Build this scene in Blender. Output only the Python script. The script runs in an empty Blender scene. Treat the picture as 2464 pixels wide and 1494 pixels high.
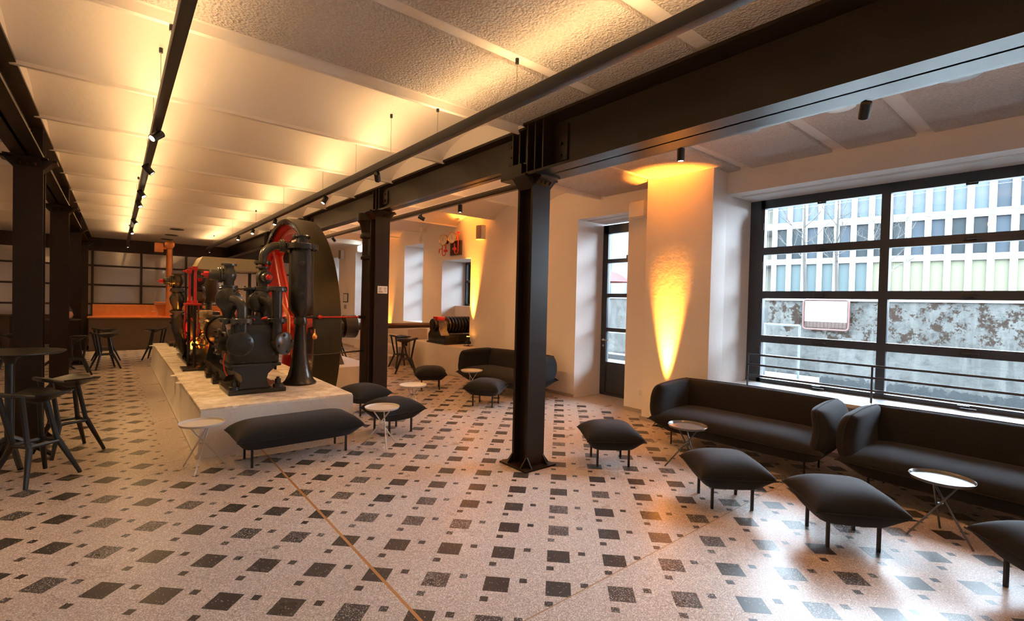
import bpy, bmesh, math, random
from mathutils import Vector, Matrix
random.seed(7)
PI = math.pi
S = bpy.context.scene
COL = S.collection

# ------------------------------------------------------------------ camera
def camera():
    yaw, pitch, roll = .68783462, -.01806594, .02384384
    f = Vector((math.sin(yaw)*math.cos(pitch), math.cos(yaw)*math.cos(pitch), math.sin(pitch)))
    rt = Vector((math.cos(yaw), -math.sin(yaw), 0)); up = rt.cross(f)
    c, s = math.cos(roll), math.sin(roll)
    r2 = c*rt + s*up; u2 = -s*rt + c*up
    cam = bpy.data.cameras.new('camera'); cam.sensor_width = 36; cam.lens = 1161.98/2464*36
    cam.clip_start = .05; cam.clip_end = 300
    o = bpy.data.objects.new('camera', cam); COL.objects.link(o)
    M = Matrix((r2, u2, -f)).transposed().to_4x4(); M.translation = (0, 0, 1.70)
    o.matrix_world = M; S.camera = o
camera()

# ------------------------------------------------------------------ world, exposure
W = bpy.data.worlds.new('overcast_sky'); S.world = W; W.use_nodes = True
bg = W.node_tree.nodes['Background']; bg.inputs[0].default_value = (.76, .93, 1.10, 1); bg.inputs[1].default_value = 27.0
S.view_settings.view_transform = 'Standard'; S.view_settings.look = 'None'
S.view_settings.exposure = 0.4; S.view_settings.gamma = 1
S.view_settings.use_curve_mapping = False
S.cycles.use_denoising = True
S.cycles.max_bounces = 10; S.cycles.diffuse_bounces = 5; S.cycles.transparent_max_bounces = 16
S.cycles.sample_clamp_indirect = 6
S.cycles.caustics_reflective = False; S.cycles.caustics_refractive = False

AMBER = (1.0, .60, .26); ORANGE = (1.0, .30, .03); WARM = (1.0, .60, .24)
def lamp(kind, name, loc, energy, color, parent=None, direction=(0, 0, -1), **kw):
    l = bpy.data.lights.new(name, kind); l.energy = energy; l.color = color
    for k, v in kw.items(): setattr(l, k, v)
    o = bpy.data.objects.new(name, l); COL.objects.link(o)
    o.rotation_euler = Vector(direction).to_track_quat('-Z', 'Y').to_euler()
    loc = Vector(loc)
    if parent is not None:
        o.parent = parent; loc = loc - wloc(parent)
    o.location = loc
    return o

# ------------------------------------------------------------------ node helpers
class NT:
    def __init__(s, name):
        s.m = bpy.data.materials.new(name); s.m.use_nodes = True
        s.t = s.m.node_tree; s.n = s.t.nodes; s.b = s.n['Principled BSDF']
    def node(s, typ, **kw):
        n = s.n.new(typ)
        for k, v in kw.items(): setattr(n, k, v)
        return n
    def link(s, a, b): s.t.links.new(a, b)
    def put(s, sock, v):
        if hasattr(v, 'is_output') or isinstance(v, bpy.types.NodeSocket): s.link(v, sock)
        else: sock.default_value = v
    def math(s, op, a, b=0.0, c=None, clamp=False):
        n = s.node('ShaderNodeMath', operation=op, use_clamp=clamp)
        s.put(n.inputs[0], a); s.put(n.inputs[1], b)
        if c is not None: s.put(n.inputs[2], c)
        return n.outputs[0]
    def coord(s, which='Object'): return s.node('ShaderNodeTexCoord').outputs[which]
    def noise(s, scale, detail=4, rough=.5, vec=None, out=0):
        n = s.node('ShaderNodeTexNoise'); n.inputs['Scale'].default_value = scale
        n.inputs['Detail'].default_value = detail; n.inputs['Roughness'].default_value = rough
        s.link(vec if vec is not None else s.coord(), n.inputs['Vector']); return n.outputs[out]
    def voro(s, scale, vec=None, out='Distance', feature='F1'):
        n = s.node('ShaderNodeTexVoronoi', feature=feature); n.inputs['Scale'].default_value = scale
        s.link(vec if vec is not None else s.coord(), n.inputs['Vector']); return n.outputs[out]
    def ramp(s, fac, stops):
        n = s.node('ShaderNodeValToRGB'); e = n.color_ramp.elements
        while len(e) < len(stops): e.new(.5)
        for i, (p, c) in enumerate(stops):
            e[i].position = p; e[i].color = (c, c, c, 1) if not hasattr(c, '__len__') else (*c, 1)
        s.link(fac, n.inputs[0]); return n.outputs[0]
    def mix(s, fac, a, b):
        n = s.node('ShaderNodeMix', data_type='RGBA'); s.put(n.inputs[0], fac)
        for i, v in ((6, a), (7, b)):
            if hasattr(v, '__len__') and not isinstance(v, bpy.types.NodeSocket): n.inputs[i].default_value = (*v[:3], 1)
            else: s.link(v, n.inputs[i])
        return n.outputs[2]
    def bump(s, h, strength=.3, dist=.01):
        n = s.node('ShaderNodeBump'); n.inputs['Strength'].default_value = strength
        n.inputs['Distance'].default_value = dist; s.link(h, n.inputs['Height'])
        s.link(n.outputs[0], s.b.inputs['Normal'])
    def sep(s, vec):
        n = s.node('ShaderNodeSeparateXYZ'); s.link(vec, n.inputs[0]); return n.outputs
MATS = {}
def mat(name, col, rough=.6, metal=0., var=.12, vscale=6., bump=0., bscale=60., bdist=.004, spec=.5, coat=0., sheen=0., emit=None, estr=0.):
    if name in MATS: return MATS[name]
    t = NT(name); b = t.b
    if var > 0:
        c = t.mix(t.noise(vscale, 5, .6), tuple(x*(1-var) for x in col), tuple(min(1, x*(1+var)) for x in col))
        t.link(c, b.inputs['Base Color'])
    else: b.inputs['Base Color'].default_value = (*col, 1)
    b.inputs['Roughness'].default_value = rough; b.inputs['Metallic'].default_value = metal
    b.inputs['Specular IOR Level'].default_value = spec
    b.inputs['Coat Weight'].default_value = coat; b.inputs['Sheen Weight'].default_value = sheen
    if bump > 0: t.bump(t.noise(bscale, 4, .6), bump, bdist)
    if emit: b.inputs['Emission Color'].default_value = (*emit, 1); b.inputs['Emission Strength'].default_value = estr
    MATS[name] = t.m; return t.m

# painted plaster, steel, iron, cloth ...
PLASTER = mat('white_plaster', (.86, .82, .79), .85, var=.03, vscale=1.5, bump=.25, bscale=14, bdist=.01)
VAULT = mat('painted_vault_plaster', (.82, .75, .69), .85, var=.03, vscale=1.2, bump=.35, bscale=9, bdist=.014)
def rough_mat():
    t = NT('rough_acoustic_plaster'); b = t.b
    b.inputs['Roughness'].default_value = .95
    n = t.noise(48, 6, .62); v = t.voro(62, feature='SMOOTH_F1')
    h = t.math('ADD', t.math('MULTIPLY', n, .7), t.math('MULTIPLY', v, -.55))
    t.link(t.ramp(h, [(.0, (.72, .64, .59)), (.45, (.90, .82, .77))]), b.inputs['Base Color'])
    t.bump(h, 1.0, .05); MATS['rough'] = t.m; return t.m
ROUGH = rough_mat()
STEEL = mat('dark_painted_steel', (.024, .0145, .010), .33, var=.18, vscale=5, bump=.15, bscale=24, bdist=.004, spec=.22)
IRON = mat('dark_green_black_cast_iron', (.020, .017, .013), .27, var=.25, vscale=9, bump=.28, bscale=40, bdist=.004, spec=.55)
IRONL = mat('worn_rim_iron', (.050, .038, .018), .33, var=.2, vscale=4, bump=.1, bscale=30, spec=.5, metal=.5)
GREYC = mat('grey_green_painted_casting', (.045, .040, .030), .24, var=.2, vscale=9, bump=.2, bscale=45, bdist=.003, spec=.6)
RED = mat('glossy_red_enamel', (.62, .022, .012), .30, var=.12, vscale=8, bump=.1, bscale=60, spec=.6)
BRASS = mat('polished_brass', (.80, .52, .22), .22, 1., var=.1, vscale=20)
COPPER = mat('brushed_copper', (.88, .30, .10), .33, .8, var=.22, vscale=7, bump=.05, bscale=30)
CHROME = mat('satin_chrome', (.75, .76, .78), .2, 1., var=0)
FABRIC = None
def fabric():
    t = NT('charcoal_wool_fabric'); b = t.b
    n = t.noise(420, 3, .6); n2 = t.noise(3, 3)
    c = t.mix(t.ramp(n, [(.35, 0.), (.65, 1.)]), (.007, .0065, .007), (.020, .019, .021))
    t.link(c, b.inputs['Base Color']); b.inputs['Roughness'].default_value = .92
    b.inputs['Sheen Weight'].default_value = .12; b.inputs['Sheen Roughness'].default_value = .5
    b.inputs['Sheen Tint'].default_value = (.55, .55, .6, 1); b.inputs['Specular IOR Level'].default_value = .25
    t.bump(t.math('ADD', n, t.math('MULTIPLY', n2, 2.)), .25, .002); return t.m
FABRIC = fabric()
BLACKM = mat('black_powder_coat', (.012, .012, .013), .45, var=.1)
STOOLM = mat('black_moulded_plastic', (.008, .0075, .0075), .42, var=.15, vscale=12, bump=.08, bscale=80)
WHITEM = mat('off_white_powder_coat', (.62, .58, .53), .38, var=.03)
TABLEG = mat('dark_grey_lacquered_metal', (.10, .105, .11), .22, var=.05, spec=.7)
DARKWOOD = mat('dark_brown_panel', (.055, .032, .022), .5, var=.2, vscale=3)
FRAMEM = mat('anthracite_window_frame', (.028, .030, .034), .38, var=.08)
CONCPL = mat('cream_painted_concrete', (.74, .68, .60), .7, var=.10, vscale=3.5, bump=.5, bscale=12, bdist=.012)
GREYP = mat('grey_plastic', (.30, .29, .29), .5, var=.05)
WHITEP = mat('white_plastic', (.75, .74, .72), .4, var=.03)
def chipped():
    t = NT('worn_cream_plinth_top'); b = t.b
    n = t.noise(4, 8, .65); n2 = t.noise(13, 6, .6)
    c = t.mix(t.ramp(n, [(.40, 0.), (.62, 1.)]), (.50, .40, .29), (.78, .70, .58))
    c = t.mix(t.ramp(n2, [(.60, 0.), (.66, 1.)]), c, (.84, .80, .74))
    t.link(c, b.inputs['Base Color']); b.inputs['Roughness'].default_value = .6; t.bump(n, .6, .03); return t.m
PLTOP = chipped()

def glass(name, tint, refl_rough=.02, ior=1.5, alpha=None):
    t = NT(name); t.n.remove(t.b)
    tr = t.node('ShaderNodeBsdfTransparent'); tr.inputs[0].default_value = (*tint, 1)
    gl = t.node('ShaderNodeBsdfGlossy'); gl.inputs['Roughness'].default_value = refl_rough
    fr = t.node('ShaderNodeFresnel'); fr.inputs[0].default_value = ior
    mx = t.node('ShaderNodeMixShader')
    t.link(fr.outputs[0], mx.inputs[0]); t.link(tr.outputs[0], mx.inputs[1]); t.link(gl.outputs[0], mx.inputs[2])
    t.link(mx.outputs[0], t.n['Material Output'].inputs[0]); return t.m
GLASS = glass('clear_window_glass', (.97, .985, .985))
PARTG = mat('grey_reflective_partition_glass', (.80, .76, .74), .05, var=.03, spec=1.0, coat=1.0)
MATS['grey_reflective_partition_glass'].node_tree.nodes['Principled BSDF'].inputs['Coat Roughness'].default_value = .02
MATS['grey_reflective_partition_glass'].node_tree.nodes['Principled BSDF'].inputs['IOR'].default_value = 1.6
LENS = mat('lit_lamp_lens', (1, .9, .7), .4, var=0, emit=(1, .80, .50), estr=28)
STRIP = mat('lit_uplight_strip', (1, .9, .7), .4, var=0, emit=(1, .70, .34), estr=5)
OLENS = mat('lit_orange_lens', (1, .6, .2), .4, var=0, emit=(1, .35, .03), estr=25)

# terrazzo floor with the inlaid dark squares
def floor_mat():
    t = NT('terrazzo_with_dark_inlay'); b = t.b
    per = .3701
    x, y, _ = t.sep(t.coord())
    dx = t.math('SUBTRACT', x, 2.307); dy = t.math('SUBTRACT', y, 1.733)
    u = t.math('DIVIDE', t.math('MULTIPLY', t.math('SUBTRACT', dx, dy), .70711), per)
    v = t.math('DIVIDE', t.math('MULTIPLY', t.math('ADD', dx, dy), .70711), per)
    def box(cu, cv, h):
        def ax(a, c):
            f = t.math('SUBTRACT', a, c)
            f = t.math('FRACT', t.math('ADD', f, .5))
            f = t.math('ABSOLUTE', t.math('SUBTRACT', f, .5))
            return t.math('LESS_THAN', f, h)
        return t.math('MULTIPLY', ax(u, cu), ax(v, cv))
    big = box(0, 0, .202); sr = box(.425, .148, .063); sb = box(-.143, -.410, .063)
    tiles = t.math('MAXIMUM', big, t.math('MAXIMUM', sr, sb))
    # the field of inlay stops short of walls, plinth and thresholds
    inx = t.math('LESS_THAN', x, 6.10)
    plin = t.math('MULTIPLY', t.math('MULTIPLY', t.math('GREATER_THAN', x, .40), t.math('LESS_THAN', x, 2.55)),
                  t.math('MULTIPLY', t.math('GREATER_THAN', y, 5.60), t.math('LESS_THAN', y, 14.6)))
    tiles = t.math('MULTIPLY', t.math('MULTIPLY', tiles, inx), t.math('SUBTRACT', 1., plin))
    # per-tile random
    comb = t.node('ShaderNodeCombineXYZ')
    t.link(t.math('FLOOR', t.math('ADD', u, .5)), comb.inputs[0]); t.link(t.math('FLOOR', t.math('ADD', v, .55)), comb.inputs[1])
    wn = t.node('ShaderNodeTexWhiteNoise', noise_dimensions='2D'); t.link(comb.outputs[0], wn.inputs['Vector'])
    rnd = wn.outputs['Value']
    # chips
    vc = t.node('ShaderNodeTexVoronoi'); vc.inputs['Scale'].default_value = 210; t.link(t.coord(), vc.inputs['Vector'])
    chip = t.sep(vc.outputs['Color'])[0]
    vd = vc.outputs['Distance']
    base = t.ramp(chip, [(0., (.27, .205, .17)), (.28, (.44, .36, .315)), (.66, (.50, .415, .365)), (.88, (.78, .70, .64))])
    big_var = t.noise(1.1, 3)
    base = t.mix(t.math('MULTIPLY', big_var, .30), base, (.44, .365, .32))
    vs = t.node('ShaderNodeTexVoronoi'); vs.inputs['Scale'].default_value = 240; t.link(t.coord(), vs.inputs['Vector'])
    sp = t.sep(vs.outputs['Color'])[1]
    thr = t.math('SUBTRACT', .985, t.math('MULTIPLY', t.math('GREATER_THAN', rnd, .62), .13))
    speck = t.math('GREATER_THAN', sp, thr)
    dk = t.mix(rnd, (.040, .034, .031), (.068, .058, .052))
    dark = t.mix(speck, dk, (.45, .42, .39))
    col = t.mix(tiles, base, dark)
    # joints: thin ones every bay, thick brass strip
    def line(a, c, h): return t.math('LESS_THAN', t.math('ABSOLUTE', t.math('SUBTRACT', a, c)), h)
    jt = t.math('MAXIMUM', line(y, 5.917, .0045), t.math('MAXIMUM', line(y, 1.90, .0045), line(y, 9.8, .0045)))
    jt = t.math('MAXIMUM', jt, line(x, 5.05, .003) if False else line(y, -2.0, .0045))
    col = t.mix(jt, col, (.36, .22, .12))
    br = t.math('MULTIPLY', line(x, 1.262, .010), t.math('LESS_THAN', y, 5.917))
    col = t.mix(br, col, (.42, .20, .075))
    t.link(col, b.inputs['Base Color'])
    rg = t.ramp(t.noise(2.2, 5, .6), [(.3, .25), (.7, .37)])
    t.link(rg, b.inputs['Roughness']); b.inputs['IOR'].default_value = 1.36; b.inputs['Specular IOR Level'].default_value = .34
    b.inputs['Coat Weight'].default_value = .03; b.inputs['Coat Roughness'].default_value = .16
    t.bump(t.noise(5, 4), .05, .01)
    return t.m
FLOORM = floor_mat()

# ------------------------------------------------------------------ mesh builder
def wloc(o):
    v = Vector((0, 0, 0))
    while o is not None: v += Vector(o.location); o = o.parent
    return v
class MB:
    def __init__(s): s.b = bmesh.new()
    def _add(s, verts, faces):
        vs = [s.b.verts.new(v) for v in verts]
        for f in faces:
            try: s.b.faces.new([vs[i] for i in f])
            except ValueError: pass
        return s
    def box(s, x0, x1, y0, y1, z0, z1, bev=0, rot=None, at=None):
        b2 = bmesh.new(); bmesh.ops.create_cube(b2, size=1)
        for v in b2.verts: v.co = Vector((x0+(v.co.x+.5)*(x1-x0), y0+(v.co.y+.5)*(y1-y0), z0+(v.co.z+.5)*(z1-z0)))
        if bev: bmesh.ops.bevel(b2, geom=b2.edges[:], offset=bev, segments=2, affect='EDGES', profile=.6)
        s._merge(b2, rot, at); return s
    def _merge(s, b2, rot=None, at=None):
        if rot is not None or at is not None:
            M = (rot.to_4x4() if rot is not None else Matrix())
            if at is not None: M = Matrix.Translation(at) @ M
            bmesh.ops.transform(b2, matrix=M, verts=b2.verts[:])
        b2.verts.index_update()
        s._add([v.co.copy() for v in b2.verts], [[v.index for v in f.verts] for f in b2.faces]); b2.free()
    def ring(s, c, ax, r, n, ph=0):
        ax = Vector(ax).normalized(); q = Vector((0, 0, 1)).rotation_difference(ax)
        return [Vector(c) + q @ Vector((r*math.cos(2*PI*i/n+ph), r*math.sin(2*PI*i/n+ph), 0)) for i in range(n)]
    def lathe(s, c, ax, prof, n=28, ph=0):
        """prof = [(distance along axis, radius)]"""
        ax = Vector(ax).normalized(); q = Vector((0, 0, 1)).rotation_difference(ax); c = Vector(c)
        V = []; F = []
        for (t, r) in prof:
            for i in range(n):
                a = 2*PI*i/n+ph; V.append(c + q @ Vector((r*math.cos(a), r*math.sin(a), t)))
        for k in range(len(prof)-1):
            for i in range(n):
                j = (i+1) % n; F.append((k*n+i, k*n+j, (k+1)*n+j, (k+1)*n+i))
        F.append(tuple(range(n-1, -1, -1))); F.append(tuple((len(prof)-1)*n+i for i in range(n)))
        return s._add(V, F)
    def cyl(s, a, b, r, r2=None, n=20, bev=0):
        a = Vector(a); b = Vector(b); L = (b-a).length; r2 = r if r2 is None else r2
        pr = [(0, r), (L, r2)] if not bev else [(0, r-bev), (bev, r), (L-bev, r2), (L, r2-bev)]
        return s.lathe(a, b-a, pr, n)
    def tube(s, pts, r, n=10, closed=False):
        pts = [Vector(p) for p in pts]; N = len(pts); rr = r if hasattr(r, '__len__') else [r]*N
        V = []; F = []; prev = None
        for i, p in enumerate(pts):
            if closed: d = pts[(i+1) % N]-pts[i-1]
            else: d = (pts[min(i+1, N-1)]-pts[max(i-1, 0)])
            d.normalize()
            if prev is None:
                up = Vector((0, 0, 1)) if abs(d.z) < .9 else Vector((1, 0, 0)); a = d.cross(up).normalized()
            else: a = (prev - d*prev.dot(d)).normalized()
            bb = d.cross(a); prev = a
            for k in range(n):
                t = 2*PI*k/n; V.append(p + rr[i]*(math.cos(t)*a + math.sin(t)*bb))
        for i in range(N if closed else N-1):
            j = (i+1) % N
            for k in range(n):
                l = (k+1) % n; F.append((i*n+k, i*n+l, j*n+l, j*n+k))
        if not closed: F.append(tuple(range(n-1, -1, -1))); F.append(tuple((N-1)*n+k for k in range(n)))
        return s._add(V, F)
    def prism(s, poly, axis, a, b):
        """poly in the plane of the two other axes, extruded along axis from a to b"""
        def P(p, t):
            return {'x': (t, p[0], p[1]), 'y': (p[0], t, p[1]), 'z': (p[0], p[1], t)}[axis]
        n = len(poly); V = [P(p, a) for p in poly]+[P(p, b) for p in poly]
        F = [tuple(range(n)), tuple(range(2*n-1, n-1, -1))]+[(i, (i+1) % n, n+(i+1) % n, n+i) for i in range(n)]
        return s._add(V, F)
    def grid(s, fn, nu, nv, wrapu=False):
        V = [fn(i/nu, j/nv) for j in range(nv+1) for i in range(nu+(0 if wrapu else 1))]
        w = nu+(0 if wrapu else 1); F = []
        for j in range(nv):
            for i in range(nu):
                i2 = (i+1) % w; F.append((j*w+i, j*w+i2, (j+1)*w+i2, (j+1)*w+i))
        return s._add(V, F)
    def build(s, name, material, parent=None, angle=40, merge=False):
        if merge: bmesh.ops.remove_doubles(s.b, verts=s.b.verts[:], dist=1e-4)
        bmesh.ops.recalc_face_normals(s.b, faces=s.b.faces[:])
        me = bpy.data.meshes.new(name)
        if parent is not None:
            bmesh.ops.translate(s.b, verts=s.b.verts[:], vec=-wloc(parent))
        s.b.to_mesh(me); s.b.free(); me.materials.append(material)
        me.shade_smooth(); me.set_sharp_from_angle(angle=math.radians(angle))
        o = bpy.data.objects.new(name, me); COL.objects.link(o); o.parent = parent; return o
def tag(o, label, cat, group=None):
    o['label'] = label; o['category'] = cat
    if group: o['group'] = group
    return o
def thing(name, label, cat, loc=(0, 0, 0), group=None):
    o = bpy.data.objects.new(name, None); COL.objects.link(o); o.location = loc; o.empty_display_size = .1
    return tag(o, label, cat, group)
def struct(o): o['kind'] = 'structure'; return o
def solo(name, mb, m, label, cat, loc, group=None, angle=40):
    """one-mesh thing whose origin is put at loc"""
    bmesh.ops.translate(mb.b, verts=mb.b.verts[:], vec=-Vector(loc))
    o = mb.build(name, m, None, angle); o.location = loc; return tag(o, label, cat, group)
def dup(root, loc, rz=0, label=None, group=None):
    r = root.copy(); COL.objects.link(r); r.location = loc; r.rotation_euler = (0, 0, rz)
    if label: r['label'] = label
    if group: r['group'] = group
    for ch in list(root.children):
        c = ch.copy(); COL.objects.link(c); c.parent = r
        for g in list(ch.children):
            d = g.copy(); COL.objects.link(d); d.parent = c
    return r
def place(root, loc, rz=0):
    root.location = loc; root.rotation_euler = (0, 0, rz)

# ================================================================== ROOM
WX, FX = 6.40, 7.14           # inner wall face, window frame plane
FARY, BACKY, LEFTX = 21.3, -8.0, -5.0
CZ = 3.52
def room():
    # floor, with the slot the flywheel turns in
    m = MB(); SX0, SX1, SY0, SY1 = 2.36, 2.91, 8.0, 11.8
    for (x0, x1, y0, y1) in ((LEFTX-.2, SX0, BACKY-.2, FARY+.3), (SX1, 7.25, BACKY-.2, FARY+.3), (SX0, SX1, BACKY-.2, SY0), (SX0, SX1, SY1, FARY+.3)):
        m.box(x0, x1, y0, y1, -.12, 0)
    m.box(SX0-.1, SX1+.1, SY0-.1, SY1+.1, -1.15, -1.05)
    for (x0, x1, y0, y1) in ((SX0-.1, SX0, SY0, SY1), (SX1, SX1+.1, SY0, SY1), (SX0-.1, SX1+.1, SY0-.1, SY0), (SX0-.1, SX1+.1, SY1, SY1+.1)):
        m.box(x0, x1, y0, y1, -1.1, -.12)
    struct(m.build('floor', FLOORM))
    # window wall with openings (y0,y1,z0,z1)
    ops = [(-7.2, -2.2, .63, 3.22), (-1.42, 3.25, .63, 3.22), (4.87, 5.985, 0, 3.20), (9.34, 10.62, .655, 2.70), (11.6, 12.70, 1.08, 3.22), (15.42, 16.36, .30, 3.26), (17.95, 18.5, 1.2, 3.20)]  # first opening is added behind the camera to let in more daylight
    m = MB(); y = BACKY
    for (a, b, z0, z1) in ops:
        m.box(WX, FX+.10, y, a, -.05, 3.9)
        if z0 > 0: m.box(WX, FX+.10, a, b, -.05, z0)
        m.box(WX, FX+.10, a, b, z1, 3.9); y = b
    m.box(WX, FX+.10, y, FARY+.2, -.05, 3.9)
    m.box(6.80, FX+.1, 9.34, 10.62, .6, 1.56)
    struct(m.build('wall_right', PLASTER, angle=30))
    struct(MB().box(6.03, WX+.01, 3.25, 4.27, -.05, 3.62, bev=.012).build('wall_pier', PLASTER, angle=30))
    # blind slots in the soffits
    m = MB(); m.box(6.62, 6.70, -1.4, 3.18, 3.217, 3.226); m.box(6.60, 6.68, 4.92, 5.95, 3.197, 3.206)
    struct(m.build('trim_1', mat('grey_blind_slot', (.56, .50, .45), .7)))
    m = MB(); m.box(6.36, FX+.05, -1.41, 3.24, .60, .645, bev=.006); m.box(6.36, FX+.05, -7.19, -2.21, .60, .645, bev=.006); struct(m.build('trim_2', mat('pale_window_board', (.80, .80, .80), .28, var=.03)))
    # other walls
    struct(MB().box(LEFTX-.2, LEFTX, BACKY, FARY+.2, -.05, 3.9).build('wall_left', PLASTER))
    struct(MB().box(LEFTX-.2, FX+.1, BACKY-.2, BACKY, -.05, 3.9).build('wall_back', PLASTER))
    # base boards of the window wall
    m = MB(); prev = BACKY
    bm_ = mat('stone_skirting', (.42, .36, .31), .5)
    for (a, b) in ((BACKY, 3.25), (4.27, 4.87), (5.985, 8.87), (13.4, 15.42), (16.36, FARY)):
        m.box(WX-.018, WX+.01, a, b, 0, .055)
    m.box(6.012, 6.04, 3.232, 4.288, 0, .055); m.box(6.03, WX, 3.232, 3.26, 0, .055)
    struct(m.build('baseboard_right', bm_))
    # ---- ceiling: flat rough panels near, shallow vaults beyond, flat at the far end
    ribs = [3.94, 5.47, 6.97, 8.47, 9.98, 11.52, 13.05, 14.55, 16.0]
    def vz(y):
        for a, b in zip(ribs[:-1], ribs[1:]):
            if a <= y <= b:
                t = (y-a)/(b-a)*2-1; return CZ + .165*(math.sqrt(max(0, 1-(.86*t)**2))-math.sqrt(1-.86**2))/(1-math.sqrt(1-.86**2))
        return CZ
    def vault(x0, x1, ys, name):
        prof = []
        for a, b in zip(ribs[:-1], ribs[1:]):
            if a < ys-.01: continue
            prof.append((a, CZ-.04)); prof.append((a+.045, CZ-.04))
            for i in range(0, 15):
                yy = a+.055+(b-a-.06)*i/14; t = i/14*2-1
                prof.append((yy, CZ-.010+.215*(math.sqrt(1-(.86*t)**2)-math.sqrt(1-.86**2))/(1-math.sqrt(1-.86**2))))
        prof.append((ribs[-1], CZ-.008)); prof.append((FARY, CZ-.012))
        poly = prof+[(FARY, 3.9), (prof[0][0], 3.9)]
        m = MB(); m.prism(poly, 'x', x0, x1); struct(m.build(name, VAULT, angle=32))
    vault(-.74, 3.375, 3.9, 'ceiling'); vault(3.375, WX+.3, 5.4, 'ceiling'); vault(LEFTX, -.74, 3.9, 'ceiling')
    # smooth joists behind the rough panels
    m = MB(); m.box(LEFTX, 3.375, BACKY, 3.95, 3.548, 3.9); m.box(3.375, WX+.3, BACKY, 5.48, 3.552, 3.9)
    struct(m.build('ceiling', VAULT))
    joints = [3.92, 2.85, 1.83, 1.06, .05, -.95, -1.95, -2.95, -4, -5, -6, -7, BACKY-.1]
    jr = [5.46, 4.21, 3.01, 1.95, 1.19, .15, -.85, -1.85, -2.85, -4, -5, -6, -7, BACKY-.1]
    k = 0
    for (x0, x1, js) in ((LEFTX, -.76, joints), (-.72, 3.36, joints), (3.39, WX+.02, jr)):
        for a, b in zip(js[:-1], js[1:]):
            struct(MB().box(x0, x1, b+.07, a-.07, 3.515, 3.60, bev=.018).build('ceiling', ROUGH)); k += 1
    # ---- partition at the far end, dark frames with grey reflective panes
    struct(MB().box(LEFTX, FX, FARY+.12, FARY+.3, -.05, 3.9).build('wall_far', PLASTER))
    struct(MB().box(LEFTX, WX, FARY-.04, FARY+.12, 3.07, 3.53).build('trim_3', DARKWOOD))
    struct(MB().box(LEFTX, WX, FARY-.03, FARY+.12, 0, .95).build('trim_4', DARKWOOD))
    xs = [-4.5, -3.2, -1.9, -.60, .69, 1.99, 3.28, 4.6, 5.9]
    for i, (a, b) in enumerate(zip(xs[:-1], xs[1:])):
        fr = MB()
        fr.box(a-.03, a+.035, FARY-.03, FARY+.06, .95, 3.07)
        if i == len(xs)-2: fr.box(b-.03, b+.035, FARY-.03, FARY+.06, .95, 3.07)
        for z in (1.30, 1.94, 2.58): fr.box(a, b, FARY-.025, FARY+.055, z-.03, z+.03)
        w = struct(fr.build('window_%d' % (i+1), mat('dark_brown_metal_frame', (.05, .03, .022), .45)))
        MB().box(a, b, FARY+.03, FARY+.045, .95, 3.07).build('pane', PARTG, w)
room()

# ---- windows and doors of the window wall
def handle(m, x, y, z):
    m.box(x-.035, x, y-.05, y+.05, z-.028, z+.028, bev=.004); m.box(x-.055, x-.035, y-.02, y+.09 if False else y+.02, z-.03, z+.02)
def big_window():
    y0, y1, z0, z1 = -1.42, 3.10, .645, 3.16
    muls = [1.655, .20, -1.25+.0]
    m = MB()
    X0, X1 = FX-.035, FX+.05
    m.box(X0, X1, y1-.05, y1+.16, z0, z1+.07); m.box(X0, X1, y0, y0+.06, z0, z1)
    m.box(X0, X1, y0, y1, z1-.06, z1+.07); m.box(X0, X1, y0, y1, z0, z0+.055)
    for y in muls[:2]: m.box(X0-.01, X1, y-.045, y+.045, z0, z1)
    w = struct(m.build('window_10', FRAMEM))
    zs = [z0+.055, 1.262, 1.885, 2.50, z1-.06]
    ys = [y0+.06]+[muls[1], muls[0]]+[y1-.05]
    r = MB()
    for z in zs[1:4]: r.box(X0-.005, X1, y0, y1, z-.05, z+.05)
    r.build('rail', FRAMEM, w)
    for j in range(3):
        a, b = ys[j], ys[j+1]
        for i in range(4):
            p = MB().box(FX, FX+.008, a+.04, b-.04, zs[i]+.04, zs[i+1]-.04).build('pane', GLASS, w)
        for z in zs[1:]+[z0+.03]:
            yc = (a+b)/2
            h = MB(); h.box(X0-.03, X0, yc-.07, yc+.03, z-.028, z+.020, bev=.004); h.box(X0-.075, X0-.03, yc-.015, yc-.003, z-.012, z); h.box(X0-.082, X0-.068, yc-.13, yc, z-.014, z+.002)
            h.build('latch', BLACKM, w)
    for z in (1.1, 1.72, 2.3, 2.85):
        MB().cyl((X0-.01, y1-.03, z-.05), (X0-.01, y1-.03, z+.05), .014).build('hinge', BLACKM, w)
big_window()
def glazed_door(n, y0, y1, zb, zt, hinge_label=None, panel=.62, rails=(1.225, 1.86, 2.50)):
    m = MB(); X0, X1 = FX-.035, FX+.05
    m.box(X0-.01, X1+.03, y0, y1, zb-.02, zb+.03)
    m.box(X0, X1, y1-.10, y1+.02, zb, zt+.07); m.box(X0, X1, y0-.02, y0+.10, zb, zt+.07); m.box(X0, X1, y0, y1, zt-.09, zt+.07)
    for z in rails: m.box(X0+.005, X1, y0, y1, z-.035, z+.035)
    d = struct(m.build('door_%d' % n, FRAMEM))
    MB().box(X0+.01, X1-.01, y0+.08, y1-.08, zb+.012, panel, bev=.003).build('kick_panel', FRAMEM, d)
    MB().box(FX, FX+.008, y0+.09, y1-.09, panel, zt-.08).build('pane', GLASS, d)
    h = MB(); h.cyl((X0, y1-.05, 1.03), (X0-.05, y1-.05, 1.03), .011); h.cyl((X0-.05, y1-.055, 1.03), (X0-.05, y1-.20, 1.03), .010)
    h.cyl((X0, y1-.05, .92), (X0-.012, y1-.05, .92), .02); h.cyl((X0, y1-.05, 1.03), (X0-.01, y1-.05, 1.03), .024)
    h.build('door_handle', CHROME, d)
glazed_door(1, 4.87, 5.96, .01, 3.10)
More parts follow.
